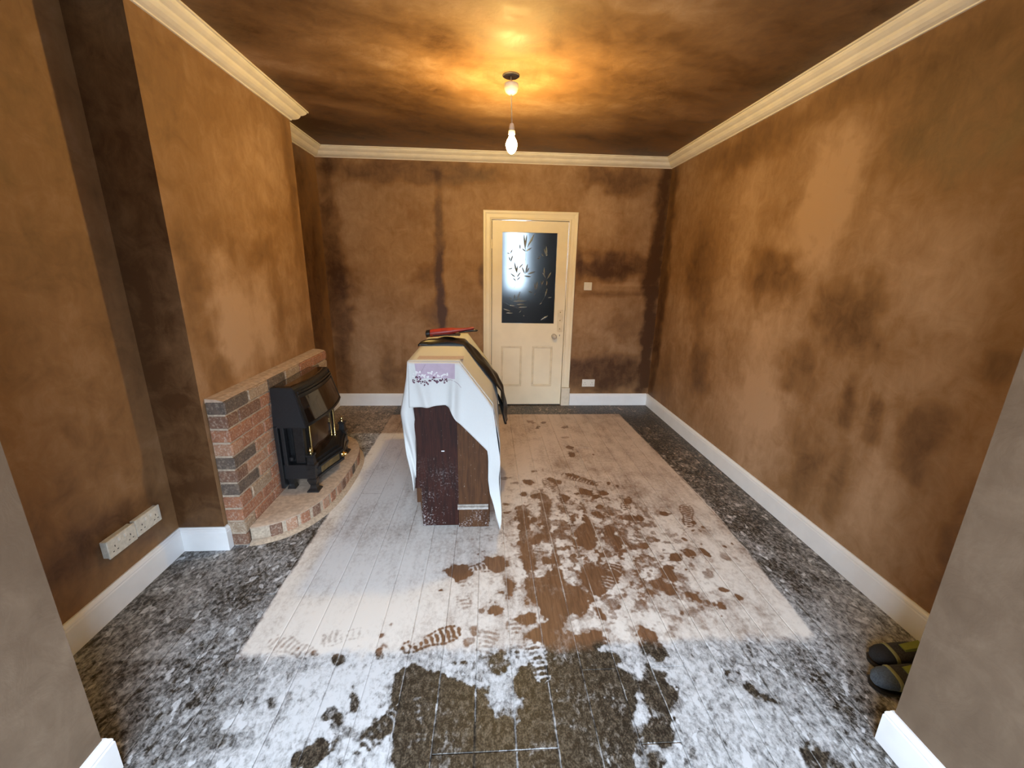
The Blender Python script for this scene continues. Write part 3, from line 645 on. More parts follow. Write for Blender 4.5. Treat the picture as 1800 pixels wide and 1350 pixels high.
floor = MB().box(XL-.15, XR+.15, YB-.15, YD+.16, -.10, -.012).build('floor', simple('dark_gap', (.03, .024, .02), .95))
tag(floor, 'bare dusty floorboards stained black round a brown centre', 'floor', kind='structure')
def plank(x0, x1, y0, y1, dz, k):
    ys = [y for y in np.concatenate([np.arange(YB-.1, .75, .12), np.arange(.75, 2.7, .0045), np.arange(2.7, YD+.1, .009)]) if y0 < y < y1]
    ys = np.array([y0]+ys+[y1]); xs = np.linspace(x0, x1, max(2, int(round((x1-x0)/.0048))+1))
    A, B = np.meshgrid(xs, ys, indexing='ij'); nx, ny = A.shape
    D = sample(dust, A, B); St = sample(stain, A, B); Wm = sample(warm, A, B)
    D = np.where(B < .72, .55, D)
    ed = np.minimum(A-x0, x1-A); ee = np.minimum(B-y0, y1-B)
    e = (sstep(.005, .0, ed)+sstep(.005, 0, ee)).clip(0, 1)
    cl = sample(clear, A, B)
    D = np.clip(D+e*.42*cl*(vnoise(A, B, 3.1, 90+k) > .35)-e*.16*(1-cl)*(vnoise(A, B, 2.5, 190+k) > .62), 0, 1)
    Z = dz-.0008*sstep(.003, 0, ed)
    P = np.stack([A, B, Z], -1).reshape(-1, 3)
    idx = np.arange(nx*ny).reshape(nx, ny)
    q = np.stack([idx[:-1, :-1], idx[1:, :-1], idx[1:, 1:], idx[:-1, 1:]], -1).reshape(-1, 4)
    # sides
    loop = np.concatenate([idx[:, 0], idx[-1, 1:], idx[-2::-1, -1], idx[0, -2:0:-1]])
    nb = len(P); low = P[loop].copy(); low[:, 2] = -.012
    k2 = np.arange(len(loop)); sd = np.stack([loop[k2], nb+k2, nb+(k2+1) % len(loop), loop[(k2+1) % len(loop)]], -1)
    V = np.concatenate([P, low]); Fq = np.concatenate([q, sd]).astype(np.int32)
    C = np.stack([D.ravel(), St.ravel(), Wm.ravel(), np.ones(D.size)], -1); C = np.concatenate([C, np.tile([[0.02, 1, 0, 1]], (len(loop), 1))])
    me = bpy.data.meshes.new('floorboard')
    me.vertices.add(len(V)); me.vertices.foreach_set('co', V.astype(np.float32).ravel())
    me.loops.add(Fq.size); me.loops.foreach_set('vertex_index', Fq.ravel())
    me.polygons.add(len(Fq)); me.polygons.foreach_set('loop_start', np.arange(0, Fq.size, 4, dtype=np.int32))
    try: me.polygons.foreach_set('loop_total', np.full(len(Fq), 4, np.int32))
    except Exception: pass
    me.update(calc_edges=True)
    ca = me.attributes.new('surf', 'FLOAT_COLOR', 'POINT'); ca.data.foreach_set('color', C.astype(np.float32).ravel())
    me.materials.append(M_FLOOR); me.validate()
    return link(bpy.data.objects.new('floorboard', me), floor)
seams = [XL]+[.1+.1415*k for k in range(-12, 13) if XL+.03 < .1+.1415*k < XR-.03]+[XR]
for k in range(len(seams)-1):
    a, b_ = seams[k]+.0002, seams[k+1]-.0002; mid = (a+b_)/2
    joints = [YB-.1] if JL-.1 < mid < JR+.1 else [.55]
    if .383 < mid < .53 or .66 < mid < .81: joints += [1.278]
    elif -.20 < mid < .25 or .53 < mid < .66: joints += [1.002]
    elif -1.2 < mid < -1.03: joints += [1.735]
    elif k % 3 == 0: joints += [2.3+.37*(k % 5)]
    if mid > 1.7: joints += [1.72]
    joints = sorted(joints)+[YD]
    for j in range(len(joints)-1): plank(a, b_, joints[j]+.001, joints[j+1]-.001, rng.uniform(-.0003, .0003), k)

# ================================================================== DOOR AND HALL
door = tag(empty('door_1', (.46, YD, 0)), 'cream painted panel door with etched glass in the back wall', 'door', kind='structure')
DX0, DX1, DZ1 = .052, .862, 2.036
PX0, PX1, PZ0, PZ1 = .160, .746, .963, 1.922
yl = YD-.004                                   # face of the leaf
leaf = MB()
leaf.box(DX0, PX0, yl, yl+.04, .012, DZ1); leaf.box(PX1, DX1, yl, yl+.04, .012, DZ1)
leaf.box(PX0, PX1, yl, yl+.04, PZ1, DZ1); leaf.box(PX0, PX1, yl, yl+.04, .705, PZ0)
leaf.box(PX0, PX1, yl, yl+.04, .012, .232); leaf.box(.396, .514, yl, yl+.04, .232, .705)
leaf.build('door_leaf', M_CREAM, door)
for a, b_ in ((PX0, .396), (.514, PX1)):
    p = MB(); p.box(a, b_, yl+.012, yl+.03, .232, .705); p.build('door_panel', M_CREAM, door)
    q = MB(); t = .022
    for (c0, c1, e0, e1) in ((a, b_, .705-t, .705), (a, b_, .232, .232+t), (a, a+t, .232+t, .705-t), (b_-t, b_, .232+t, .705-t)):
        q.box(c0, c1, yl+.003, yl+.014, e0, e1, .004)
    q.build('panel_moulding', M_CREAM2, door)
# architrave
ar = MB()
AP = [(0, 0), (0, .016), (.010, .020), (.022, .014), (.055, .016), (.070, .024), (.088, .026), (.092, .018), (.092, 0)]   # across, proud
def arch(pts_in, pts_out, vert):
    rings = []
    for (pi, po_) in zip(pts_in, pts_out):
        rings.append([(pi[0]+(po_[0]-pi[0])*a/.092, YD-d, pi[1]+(po_[1]-pi[1])*a/.092) for a, d in AP])
    ar.loft(rings)
ix0, ix1, iz = .046, .868, 2.043
arch([(ix0, .0), (ix0, iz), (ix1, iz), (ix1, .222)], [(ix0-.09, .0), (ix0-.09, iz+.09), (ix1+.09, iz+.09), (ix1+.09, .222)], True)
ar.build('architrave', M_CREAM, door)
pb = MB(); pb.box(ix1, ix1+.1, YD-.03, YD, 0, .218, .004); pb.build('plinth_block', simple('cream_plinth_paint', (.76, .68, .54), .4, var=.06), door)
ln = MB()
for a, b_, e0, e1 in ((ix0-.02, ix0, 0, iz+.02), (ix1, ix1+.02, 0, iz+.02), (ix0-.02, ix1+.02, iz, iz+.02)): ln.box(a, b_, YD-.001, YD+.14, e0, e1)
ln.build('door_lining', M_CREAM2, door)
# rim lock, finger plate, knob, hinges
lk = MB(); lk.box(.785, .848, yl-.006, yl, .868, 1.118, .002); lo = lk.build('lock_plate', M_CREAM2, door)
for z in (.905, 1.0, 1.09):
    MB().lathe(.815, z, [(.0, yl-.0085), (.006, yl-.0085), (.007, yl-.006)], 10, 'y').build('screw', M_OLDBRASS, lo)
ky = MB(); ky.box(.790, .848, yl-.004, yl, .80, .858, .002); ko = ky.build('keyhole_plate', M_CREAM, door)
MB().lathe(.818, .835, [(0, yl-.0048), (.005, yl-.0048), (.005, yl-.004)], 10, 'y').box(.8165, .8195, yl-.0048, yl-.004, .818, .835).build('keyhole', M_HOLE, ko)
kn = MB().lathe(.752, .822, [(.0, yl-.062), (.018, yl-.060), (.028, yl-.050), (.029, yl-.040), (.020, yl-.028), (.011, yl-.022), (.011, yl-.008), (.026, yl-.006), (.028, yl)], 20, 'y')
kn.build('doorknob', simple('worn_white_ceramic', (.70, .64, .55), .2, var=.2, scale=40), door, True)
for z in (1.80, .30):
    MB().lathe(DX0-.003, yl-.004, [(.006, z-.045), (.006, z+.045)], 10).build('hinge', M_CREAM2, door)
# the etched glass
gm, nt, b = new_mat('frosted_glass'); n = N(nt)
b.inputs['Base Color'].default_value = (.125, .14, .147, 1); b.inputs['Transmission Weight'].default_value = 1; b.inputs['IOR'].default_value = 1.3
nt.links.new(n.math('ADD', .27, n.math('MULTIPLY', n.noise(n.pos(), 30, 3), .06)), b.inputs['Roughness'])
n.bump(n.noise(n.pos(), 180, 2), .06, .002, b)
pane = MB().box(PX0, PX1, yl+.014, yl+.020, PZ0, PZ1).build('glass_pane', gm, door); tag(pane, 'dark frosted glass etched with bamboo sprays')
em, nt, b = new_mat('cut_glass_leaf'); n = N(nt)
b.inputs['Base Color'].default_value = (.50, .56, .60, 1); b.inputs['Transmission Weight'].default_value = .70; b.inputs['IOR'].default_value = 1.5
nt.links.new(n.math('ADD', .10, n.math('MULTIPLY', n.noise(n.pos(), 60, 2), .15)), b.inputs['Roughness'])
def Gp(x, y): return (PX0+(x-102)/(822-102)*(PX1-PX0), PZ1-(y-62)/(1265-62)*(PZ1-PZ0))
LEAVES = [((405, 280), (380, 80)), ((400, 270), (420, 90)), ((430, 250), (520, 75)), ((440, 215), (500, 140)), ((410, 300), (360, 265)), ((415, 300), (490, 250)), ((335, 275), (332, 205)),
          ((690, 350), (650, 260)), ((695, 340), (680, 230)), ((650, 360), (620, 325)), ((612, 385), (585, 360)), ((680, 355), (710, 335)), ((565, 395), (600, 385)),
          ((215, 440), (240, 350)), ((210, 430), (190, 370)), ((210, 330), (235, 280)), ((200, 335), (165, 325)), ((290, 570), (265, 440)), ((295, 590), (305, 480)), ((325, 520), (380, 460)), ((405, 590), (365, 500)), ((415, 590), (440, 460)), ((430, 580), (460, 510)),
          ((445, 595), (550, 560)), ((395, 620), (490, 630)), ((185, 535), (245, 522)), ((280, 640), (215, 590)), ((290, 690), (250, 650)), ((300, 680), (345, 635)), ((300, 640), (350, 570)),
          ((670, 600), (662, 505)), ((690, 640), (640, 570)), ((710, 655), (760, 565)), ((570, 800), (580, 690)), ((560, 800), (535, 720)), ((540, 880), (555, 850)), ((520, 845), (460, 825)), ((645, 740), (625, 685)), ((650, 730), (655, 675)), ((705, 740), (710, 685)), ((690, 890), (715, 785)),
          ((240, 950), (200, 905)), ((270, 930), (278, 870)), ((315, 920), (350, 830)), ((260, 962), (435, 955)), ((310, 945), (360, 915)), ((330, 1045), (450, 1040)), ((220, 1100), (125, 1068)), ((160, 1125), (255, 1128)), ((200, 1020), (280, 1025)), ((410, 1000), (300, 1010)), ((640, 1220), (745, 1155)), ((730, 910), (780, 900)), ((650, 980), (620, 1000)), ((370, 1090), (340, 1120)), ((395, 1150), (415, 1170))]
STEMS = [((405, 280), (408, 420)), ((350, 640), (260, 790)), ((110, 970), (380, 1090)), ((690, 640), (705, 760)), ((690, 890), (620, 1000)), ((600, 810), (650, 740))]
for (p0, p1) in LEAVES:
    a = Gp(*p0); c_ = Gp(*p1); dx, dz = c_[0]-a[0], c_[1]-a[1]; L = math.hypot(dx, dz); dx /= L; dz /= L
    hw = min(.0085, .004+.045*L); V = []; rows = 7
    for i in range(rows):
        t = i/(rows-1); ww = hw*math.sin(math.pi*min(1, t*.97+.02))**.8+.0004
        for e, h in ((-1, 0), (0, -.0035), (1, 0)):
            V.append((a[0]+dx*L*t-dz*ww*e, yl+.0138+h, a[1]+dz*L*t+dx*ww*e))
    Fc = [(i*3+j, i*3+j+1, i*3+j+4, i*3+j+3) for i in range(rows-1) for j in (0, 1)]
    V2 = V+[(x, yl+.0140, z) for x, y, z in V]; nn = len(V)
    Fc += [tuple(k+nn for k in f[::-1]) for f in Fc]
    mesh_obj('etched_leaf', V2, Fc, em, pane, True)
for (p0, p1) in STEMS:
    a = Gp(*p0); c_ = Gp(*p1)
    MB().tube([(a[0], yl+.0138, a[1]), ((a[0]+c_[0])/2+.006, yl+.0138, (a[1]+c_[1])/2), (c_[0], yl+.0138, c_[1])], .0013, 5).build('etched_stem', em, pane)
# hall beyond the door
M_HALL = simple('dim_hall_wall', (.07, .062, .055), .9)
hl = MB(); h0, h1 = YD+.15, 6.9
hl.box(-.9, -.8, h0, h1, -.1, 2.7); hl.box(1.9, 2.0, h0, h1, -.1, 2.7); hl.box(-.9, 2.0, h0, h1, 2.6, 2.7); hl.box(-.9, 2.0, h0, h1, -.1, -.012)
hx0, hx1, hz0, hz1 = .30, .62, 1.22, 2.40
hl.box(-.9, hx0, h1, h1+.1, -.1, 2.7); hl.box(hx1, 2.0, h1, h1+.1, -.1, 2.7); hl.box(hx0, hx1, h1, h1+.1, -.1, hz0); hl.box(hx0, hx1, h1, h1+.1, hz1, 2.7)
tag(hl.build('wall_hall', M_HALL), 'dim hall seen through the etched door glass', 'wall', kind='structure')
hw_ = tag(empty('window_2', ((hx0+hx1)/2, h1, hz0)), 'bright hall window blurred through the etched door glass', 'window', kind='structure')
f2 = MB()
for a, b_, e0, e1 in ((hx0, hx0+.03, hz0, hz1), (hx1-.03, hx1, hz0, hz1), (hx0, hx1, hz0, hz0+.03), (hx0, hx1, hz1-.03, hz1)): f2.box(a, b_, h1, h1+.05, e0, e1)
f2.build('window_frame', M_TRIM, hw_)

# ================================================================== ELECTRICS
def faceplate(name, axis, c_, w_, h_, depth, label, cat, mat, holes, rockers, box_depth=0.0):
    """plate on a wall: axis 'y' = on the back wall facing -Y, 'x' = on the left wall facing +X"""
    o = tag(empty(name, c_), label, cat)
    def bx(mb, a0, a1, d0, d1, z0, z1, ch):
        if axis == 'y': mb.box(c_[0]+a0, c_[0]+a1, c_[1]-d1, c_[1]-d0, c_[2]+z0, c_[2]+z1, ch)
        else: mb.box(c_[0]+d0, c_[0]+d1, c_[1]-a1, c_[1]-a0, c_[2]+z0, c_[2]+z1, ch)
        return mb
    if box_depth: bx(MB(), -w_/2+.003, w_/2-.003, 0, box_depth, -h_/2+.003, h_/2-.003, .002).build('back_box', mat, o)
    bx(MB(), -w_/2, w_/2, box_depth, box_depth+depth, -h_/2, h_/2, .003).build('faceplate', mat, o)
    f0 = box_depth+depth
    for (a, z, ww, hh) in holes: bx(MB(), a-ww/2, a+ww/2, f0-.001, f0+.0006, z-hh/2, z+hh/2, 0).build('pin_hole', M_HOLE, o)
    for (a, z, ww, hh) in rockers: bx(MB(), a-ww/2, a+ww/2, f0-.001, f0+.004, z-hh/2, z+hh/2, .0015).build('rocker', M_WHITEPL, o)
    return o
def pins(cx): return [(cx, .004, .004, .009), (cx-.011, -.018, .007, .004), (cx+.011, -.018, .007, .004)]
two = pins(-.042)+pins(.042); rk = [(-.016, .022, .012, .018), (.016, .022, .012, .018)]
faceplate('double_socket', 'y', (1.187, YD, .272), .150, .088, .010, 'white double socket on the back wall right of the door', 'socket', M_WHITEPL, two, rk)
faceplate('light_switch', 'y', (1.108, YD, 1.378), .088, .086, .010, 'square white light switch beside the cream door', 'light switch', M_WHITEPL, [], [(0, 0, .014, .026)])
faceplate('double_socket', 'x', (XL, 1.737, .318), .152, .088, .010, 'plaster-splashed double socket nearer the left pier', 'socket', M_DIRTYPL, two, rk, .024)
faceplate('double_socket', 'x', (XL, 1.897, .318), .152, .088, .010, 'plaster-splashed double socket nearer the chimney breast', 'socket', M_DIRTYPL, two, rk, .018)

# pendant lamp
lamp = tag(empty('pendant_lamp', (LAMP[0], LAMP[1], H)), 'bare glowing bulb on a short flex from the ceiling', 'lamp')
lx, ly = LAMP
MB().lathe(lx-.006, ly, [(0, H-.006), (.047, H-.006), (.052, H-.002), (.052, H+.01)], 28).build('ceiling_rose', simple('grey_rose_base', (.16, .13, .11), .7, var=.3), lamp, True)
MB().lathe(lx-.003, ly, [(.004, 2.566), (.020, 2.568), (.034, 2.578), (.042, 2.596), (.044, 2.618), (.041, 2.622), (.006, 2.619)], 28).build('rose_cover', M_WHITEPL, lamp, True)
MB().tube([(lx-.006, ly, H), (lx-.004, ly, 2.6), (lx, ly, 2.5), (lx+.004, ly, 2.405)], .0036, 8).build('flex', simple('white_flex', (.62, .55, .42), .5), lamp, True)
MB().lathe(lx+.004, ly, [(.005, 2.414), (.012, 2.410), (.016, 2.395), (.017, 2.372), (.020, 2.370), (.020, 2.352), (.016, 2.350)], 20).build('lamp_holder', M_WHITEPL, lamp, True)
bm_, nt, b = new_mat('glowing_bulb'); n = N(nt)
e = n('ShaderNodeEmission', i_Color=(1.0, .66, .20, 1), i_Strength=BULB); nt.links.new(e.outputs[0], nt.nodes['Material Output'].inputs[0])
MB().lathe(lx+.004, ly, [(.013, 2.352), (.0165, 2.338), (.026, 2.322), (.034, 2.303), (.035, 2.290), (.031, 2.272), (.022, 2.256), (.012, 2.246), (.002, 2.242)], 24).build('bulb', bm_, lamp, True)

# ================================================================== BRICK SURROUND AND HEARTH
HZ = .10
sx = -1.357
sur = tag(empty('brick_surround', (XC, 2.82, 0)), 'low red brick fire surround against the chimney breast', 'fire surround')
MB().box(XC+.003, sx-.008, 2.122, 3.512, 0, .858).build('mortar_core', M_MORTAR, sur)
cs = .0785
END = [4, 3, 0, 0, 2, 4, 2, 1, 0, 4, 2]        # near-end bricks, bottom to top
for k in range(11):
    z0 = k*cs+.006; z1 = z0+.0675
    y = 2.115; first = True
    while y < 3.515:
        L = (.105 if k % 2 else .215) if first else .215
        y1 = min(y+L, 3.517)
        if y1-y > .03:
            mi = END[k] if first else rng.choices([0, 1, 2, 3, 4], [4, 5, 1.2, 2.5, 1.5])[0]
            j = rng.uniform(-.003, .003)
            MB().box(XC+.003, sx+j, y+rng.uniform(0, .002), y1, z0+rng.uniform(-.001, .001), z1+rng.uniform(-.001, .001), rng.uniform(.0035, .006)).build('brick', M_BRICK[mi], sur)
        y = y1+.0105; first = False
MB().prism([(XC+.002, .852), (XC+.002, .876), (-1.40, .872), (sx-.006, .862), (sx-.014, .852)], 'y', 2.120, 3.515).build('mortar_cap', M_SCREED, sur)

hearth = tag(empty('brick_hearth', (XC, 2.84, 0)), 'curved raised hearth edged with bricks under the gas fire', 'hearth')
def outline(a, d, z, n_=48, y0=2.84):
    P = []
    for i in range(n_+1):
        t = -math.pi/2+math.pi*i/n_; cc, ss = math.cos(t), math.sin(t)
        P.append((max(sx+.004, XC+d*abs(cc)**(2/2.6)), y0+a*math.copysign(abs(ss)**(2/2.6), ss), z))
    return P
MB().loft([outline(.700, .435, 0), outline(.700, .435, HZ-.012)]).build('hearth_core', M_MORTAR, hearth)
MB().loft([outline(.702, .440, HZ-.010), outline(.703, .441, HZ-.004), outline(.697, .434, HZ), outline(.60, .34, HZ+.001)]).build('screed_top', M_SCREED, hearth, True)
MB().loft([outline(.738, .474, -.002), outline(.722, .458, .010), outline(.700, .437, .020)]).build('mortar_fillet', M_MORTAR, hearth, True)
P = outline(.700, .436, 0, 400); acc = 0; nxt = .045
for i in range(1, len(P)):
    d = math.hypot(P[i][0]-P[i-1][0], P[i][1]-P[i-1][1]); acc += d
    if acc >= nxt:
        nxt += .0865 if P[i][1] < 2.6 else .076
        tx, ty = (P[i][0]-P[i-1][0])/d, (P[i][1]-P[i-1][1])/d; nx_, ny_ = ty, -tx
        if P[i][0] < sx+.045: continue
        V, Fc = chbox(((-.032, .032), (-.07, .0045+rng.uniform(-.002, .002)), (.012, HZ-.009)), .005)
        W = [(P[i][0]+tx*v[0]+nx_*v[1], P[i][1]+ty*v[0]+ny_*v[1], v[2]) for v in V]
        MB().add(W, Fc).build('brick', M_BRICK[rng.choices([0, 1, 4, 2, 3], [5, 3, 2, .7, 1.2])[0]], hearth)

# ================================================================== GAS FIRE
fire = tag(empty('gas_fire', (sx, 2.855, HZ)), 'black cast gas fire with brass rails on the hearth', 'gas fire')
fy = 2.855
def fp(y, b_, z): return (sx+.005+b_, fy+y, z)
def bow(half, b_end, b_mid, n_=9, pw=2.0):
    return [(-half+2*half*i/(n_-1), b_end+(b_mid-b_end)*(1-abs(-1+2*i/(n_-1))**pw)) for i in range(n_)]
def ring(half, be, bmid, z, n_=9): return [fp(-half, 0, z)]+[fp(y, b_, z) for y, b_ in bow(half, be, bmid, n_)]+[fp(half, 0, z)]
# hood: side cheeks, top, glossy front
hood = MB().loft([ring(.318, .196, .238, .548), ring(.318, .200, .242, .556), ring(.296, .140, .172, .796), ring(.290, .132, .162, .807)]).build('hood', M_BLACK, fire)
def front_pt(s_, t, off):            # s across -1..1, t up 0..1 on the hood front
    half = .318+(.296-.318)*t; be = .200+(.140-.200)*t; bm = .242+(.172-.242)*t
    return fp(half*s_, be+(bm-be)*(1-s_*s_)+off, .556+(.796-.556)*t)
def front_patch(mb, s0, s1, t0, t1, off, ns=10, th=.004):
    V = []; 
    for o in (off, off-th):
        for t in (t0, t1):
            for i in range(ns+1): V.append(front_pt(s0+(s1-s0)*i/ns, t, o))
    k = ns+1; Fc = []
    for i in range(ns):
        Fc += [(i, i+1, k+i+1, k+i), (2*k+i, 3*k+i, 3*k+i+1, 2*k+i+1), (i, 2*k+i, 2*k+i+1, i+1), (k+i, k+i+1, 3*k+i+1, 3*k+i)]
    Fc += [(0, k, 3*k, 2*k), (k-1, 3*k-1, 4*k-1, 2*k-1)]
    return mb.add(V, Fc)
front_patch(MB(), -.90, .90, .07, .74, .004).build('hood_glass', M_GLOSSBLACK, hood, True)
front_patch(MB(), -.95, .95, .80, .845, .011, th=.012).build('louvre', M_CAST, hood)
front_patch(MB(), -.93, .93, .885, .925, .012, th=.012).build('louvre', M_CAST, hood)
fr = MB()
front_patch(fr, -1.0, 1.0, 0, .055, .007, th=.01); front_patch(fr, -1.0, -.91, .055, .98, .006, 2, .009); front_patch(fr, .91, 1.0, .055, .98, .006, 2, .009)
fr.build('hood_frame', M_CAST, hood)
tp = MB().loft([[fp(-.27, .01, .8075)]+[fp(y, b_, .8075) for y, b_ in bow(.27, .118, .148)]+[fp(.27, .01, .8075)], [fp(-.262, .014, .812)]+[fp(y, b_, .812) for y, b_ in bow(.262, .112, .142)]+[fp(.262, .014, .812)]])
tp.build('hood_top', M_GLOSSBLACK, hood)
# body
MB().box(sx+.005, sx+.03, fy-.325, fy+.325, .125, .56, .004).build('back_plate', M_BLACK, fire)
bd = MB().loft([[fp(-.245, .03, z), fp(-.245, .135, z), fp(-.205, .158, z), fp(.205, .158, z), fp(.245, .135, z), fp(.245, .03, z)] for z in (.19, .55)])
bd.build('firebox', M_CAST, fire)
for s_ in (-1, 1):
    MB().box(sx+.035, sx+.06, fy+s_*.29-.02, fy+s_*.29+.02, .28, .55, .004).build('side_rail', M_BLACK, fire)
    MB().box(sx+.10, sx+.165, fy+s_*.262-.022, fy+s_*.262+.022, .285, .55, .005).build('side_rail', M_CAST, fire)
    MB().lathe(sx+.07, fy+s_*.272, [(.0, .30), (.016, .305), (.018, .33), (.0, .335)], 12).build('tap', M_CAST, fire, True)
    MB().lathe(sx+.180, fy+s_*.212, [(.014, .282), (.014, .292), (.010, .297), (.0068, .303), (.0068, .548)], 14).build('brass_column', M_BRASS, fire, True)
gl = MB(); V = []
for z in (.275, .548):
    for i in range(9):
        y = -.2+.4*i/8; V.append(fp(y, .164+.022*(1-(y/.2)**2), z))
for z in (.275, .548):
    for i in range(9):
        y = -.2+.4*i/8; V.append(fp(y, .159+.020*(1-(y/.2)**2), z))
Fc = [(i, i+1, 10+i, 9+i) for i in range(8)]+[(18+i, 27+i, 28+i, 19+i) for i in range(8)]+[(i, 18+i, 19+i, i+1) for i in range(8)]+[(9+i, 10+i, 28+i, 27+i) for i in range(8)]+[(0, 9, 27, 18), (8, 26, 35, 17)]
gl.add(V, Fc).build('fire_window', M_FIREGLASS, fire, True)
# base and serpentine fender
def serp(y, d=0):                    # front line of the fender
    a = abs(y)/.30
    return .225+.072*(1-a**1.6)-.020*math.sin(math.pi*min(1, a))*(1 if a < 1 else 0)+d
base = MB()
base.loft([[fp(-.305, 0, z)]+[fp(-.305+.61*i/16, min(serp(-.305+.61*i/16), .3)-.035-ins, z) for i in range(17)]+[fp(.305, 0, z)] for z, ins in ((.185, .004), (.19, 0), (.278, 0), (.285, .006))])
base.build('base', M_BLACK, fire)
def band(mb, y0, y1, z0, z1, d0, d1, n_=14):
    rings = []
    for i in range(n_+1):
        y = y0+(y1-y0)*i/n_; rings.append([fp(y, serp(y, d0), z0), fp(y, serp(y, d1), z0), fp(y, serp(y, d1), z1), fp(y, serp(y, d0), z1)])
    return mb.loft(rings)
fe = MB(); band(fe, -.285, .285, .178, .196, -.03, .008); band(fe, -.285, .285, .196, .250, -.03, 0); band(fe, -.285, .285, .250, .262, -.03, .010); band(fe, -.285, .285, .262, .284, -.035, -.004); band(fe, -.27, .27, .284, .300, -.045, -.022)
fend = fe.build('fender', M_CAST, fire)
for y0, y1 in ((-.24, -.045), (.045, .24)):
    p = MB(); band(p, y0, y1, .200, .246, -.004, .003, 8); p.build('brass_panel', M_OLDBRASS, fend)
MB().lathe(fy, .222, [(0, sx+.003+serp(0)+.034), (.012, sx+.003+serp(0)+.030), (.015, sx+.003+serp(0)+.020), (.009, sx+.003+serp(0)+.010), (.02, sx+.003+serp(0)+.006), (.022, sx+.003+serp(0))], 16, 'x').build('brass_boss', M_BRASS, fend, True)
for s_ in (-1, 1):
    py, pb_ = s_*.300, .205; qx, qy = sx+.003+pb_, fy+py
    def sq(h, z): return [(qx-h, qy-h, z), (qx+h, qy-h, z), (qx+h, qy+h, z), (qx-h, qy+h, z)]
    post = MB().loft([sq(.030, .178), sq(.030, .192), sq(.025, .196), sq(.024, .262), sq(.030, .268), sq(.030, .290), sq(.022, .298), sq(.018, .345), sq(.024, .350), sq(.024, .362), sq(.012, .366)]).build('corner_post', M_CAST, fire)
    MB().lathe(qx, qy, [(.008, .365), (.006, .372), (.011, .380), (.012, .388), (.007, .397), (.004, .404), (.0, .410)], 14).build('brass_finial', M_BRASS, post, True)
    MB().loft([sq(.038, HZ+.0015), sq(.036, HZ+.010), sq(.022, HZ+.022), sq(.018, HZ+.045), sq(.026, HZ+.066), sq(.028, .180)]).build('foot', M_CAST, fire)
    bx_, by_ = sx+.05, fy+s_*.26
    def sb(h, z): return [(bx_-h, by_-h, z), (bx_+h, by_-h, z), (bx_+h, by_+h, z), (bx_-h, by_+h, z)]
    MB().loft([sb(.026, HZ+.0015), sb(.024, HZ+.01), sb(.016, HZ+.03), sb(.022, .187)]).build('foot', M_CAST, fire)

# ================================================================== COVERED BUREAU
by0, by1 = 2.275, 3.285
bur = tag(empty('bureau', (-.2, 2.78, 0)), 'tall dark wooden bureau seen end-on under a white tablecloth', 'bureau')
MB().prism([(-.395, .02), (-.405, .165), (-.425, .165), (-.425, 1.035), (-.157, 1.035), (.018, .79), (.018, .02)], 'y', by0, by1).build('carcass', M_OAKDARK, bur)
lp = MB().prism([(-.393, .012), (-.393, .27), (-.432, .27), (-.432, 1.040), (-.165, 1.040), (-.165, .012)], 'y', by0-.016, by0+.002); lp.build('end_board', M_MAROON, bur)
MB().box(-.420, -.396, by0+.06, by0+.09, .165, .30).build('back_leg', M_MAROON, bur)
MB().prism([(-.172, .145), (-.172, 1.036), (-.160, 1.036), (.010, .79), (.010, .145)], 'y', by0-.022, by0+.002).build('end_panel', M_OAKDARK, bur)
MB().box(-.172, .012, by0-.028, by0+.002, .004, .132, .002).build('plinth', M_OAKDARK, bur)
MB().prism([(by0-.040, .134), (by0-.036, .146), (by0-.028, .150), (by0-.026, .160), (by0, .160), (by0, .128), (by0-.030, .128)], 'x', -.178, .008).build('moulding', simple('pale_scuffed_moulding', (.33, .29, .25), .4, var=.2, scale=60), bur)
MB().box(-.430, -.160, by0-.01, by1, 1.036, 1.0445, .002).build('top', M_OAKDARK, bur)
MB().box(-.268, -.250, by0-.0175, by0-.0155, .508, .514).build('paint_fleck', M_BLOSSOMW, bur)

# tablecloth
cl_V, cl_F = [], []
def grid_add(Pts):
    b0 = len(cl_V); nu, nv = len(Pts), len(Pts[0])
    for r_ in Pts: cl_V.extend(r_)
    for i in range(nu-1):
        for j in range(nv-1): cl_F.append((b0+i*nv+j, b0+(i+1)*nv+j, b0+(i+1)*nv+j+1, b0+i*nv+j+1))
YC = 2.262
def prof_pt(s_, y):
    """cross-section of the draped sheet: s from left hem over the top to the right hem"""
    k = [0, .25, .50, 1.0, 1.6, 2.0]
    f_ = (y-YC)/(by1+.012-YC)
    zl = .30 if f_ < .1 else .30+min(1, (f_-.1)/.25)*.38
    zr = .02+min(1, f_/.35)*.42
    if s_ < .5:                                   # left hang
        t = s_/.5; z = zl+(1.049-zl)*t
        x = -.437-.050*math.exp(-((z-.74)/.16)**2)*(1-.6*min(1, f_*2))-.012*math.sin(9*y+5*z)*(1-t)
        return (x, y, z)
    if s_ < 1.0:
        t = (s_-.5)/.5; return (-.437+(.283)*t, y, 1.049)
    if s_ < 1.45:
        t = (s_-1.0)/.45; return (-.154+.186*t, y, 1.049-.250*t)
    t = (s_-1.45)/.55
    z = .799+(zr-.799)*t
    return (.032+.040*min(1, t*3)+.014*math.sin(11*y+1.0)*t, y, z)
SS = [i/16*.5 for i in range(16)]+[.5+.5*i/10 for i in range(10)]+[1.0+.45*i/10 for i in range(10)]+[1.45+.55*i/16 for i in range(17)]
YY = [YC+(by1+.012-YC)*(i/30) for i in range(31)]
grid_add([[prof_pt(s_, y) for y in YY] for s_ in SS])
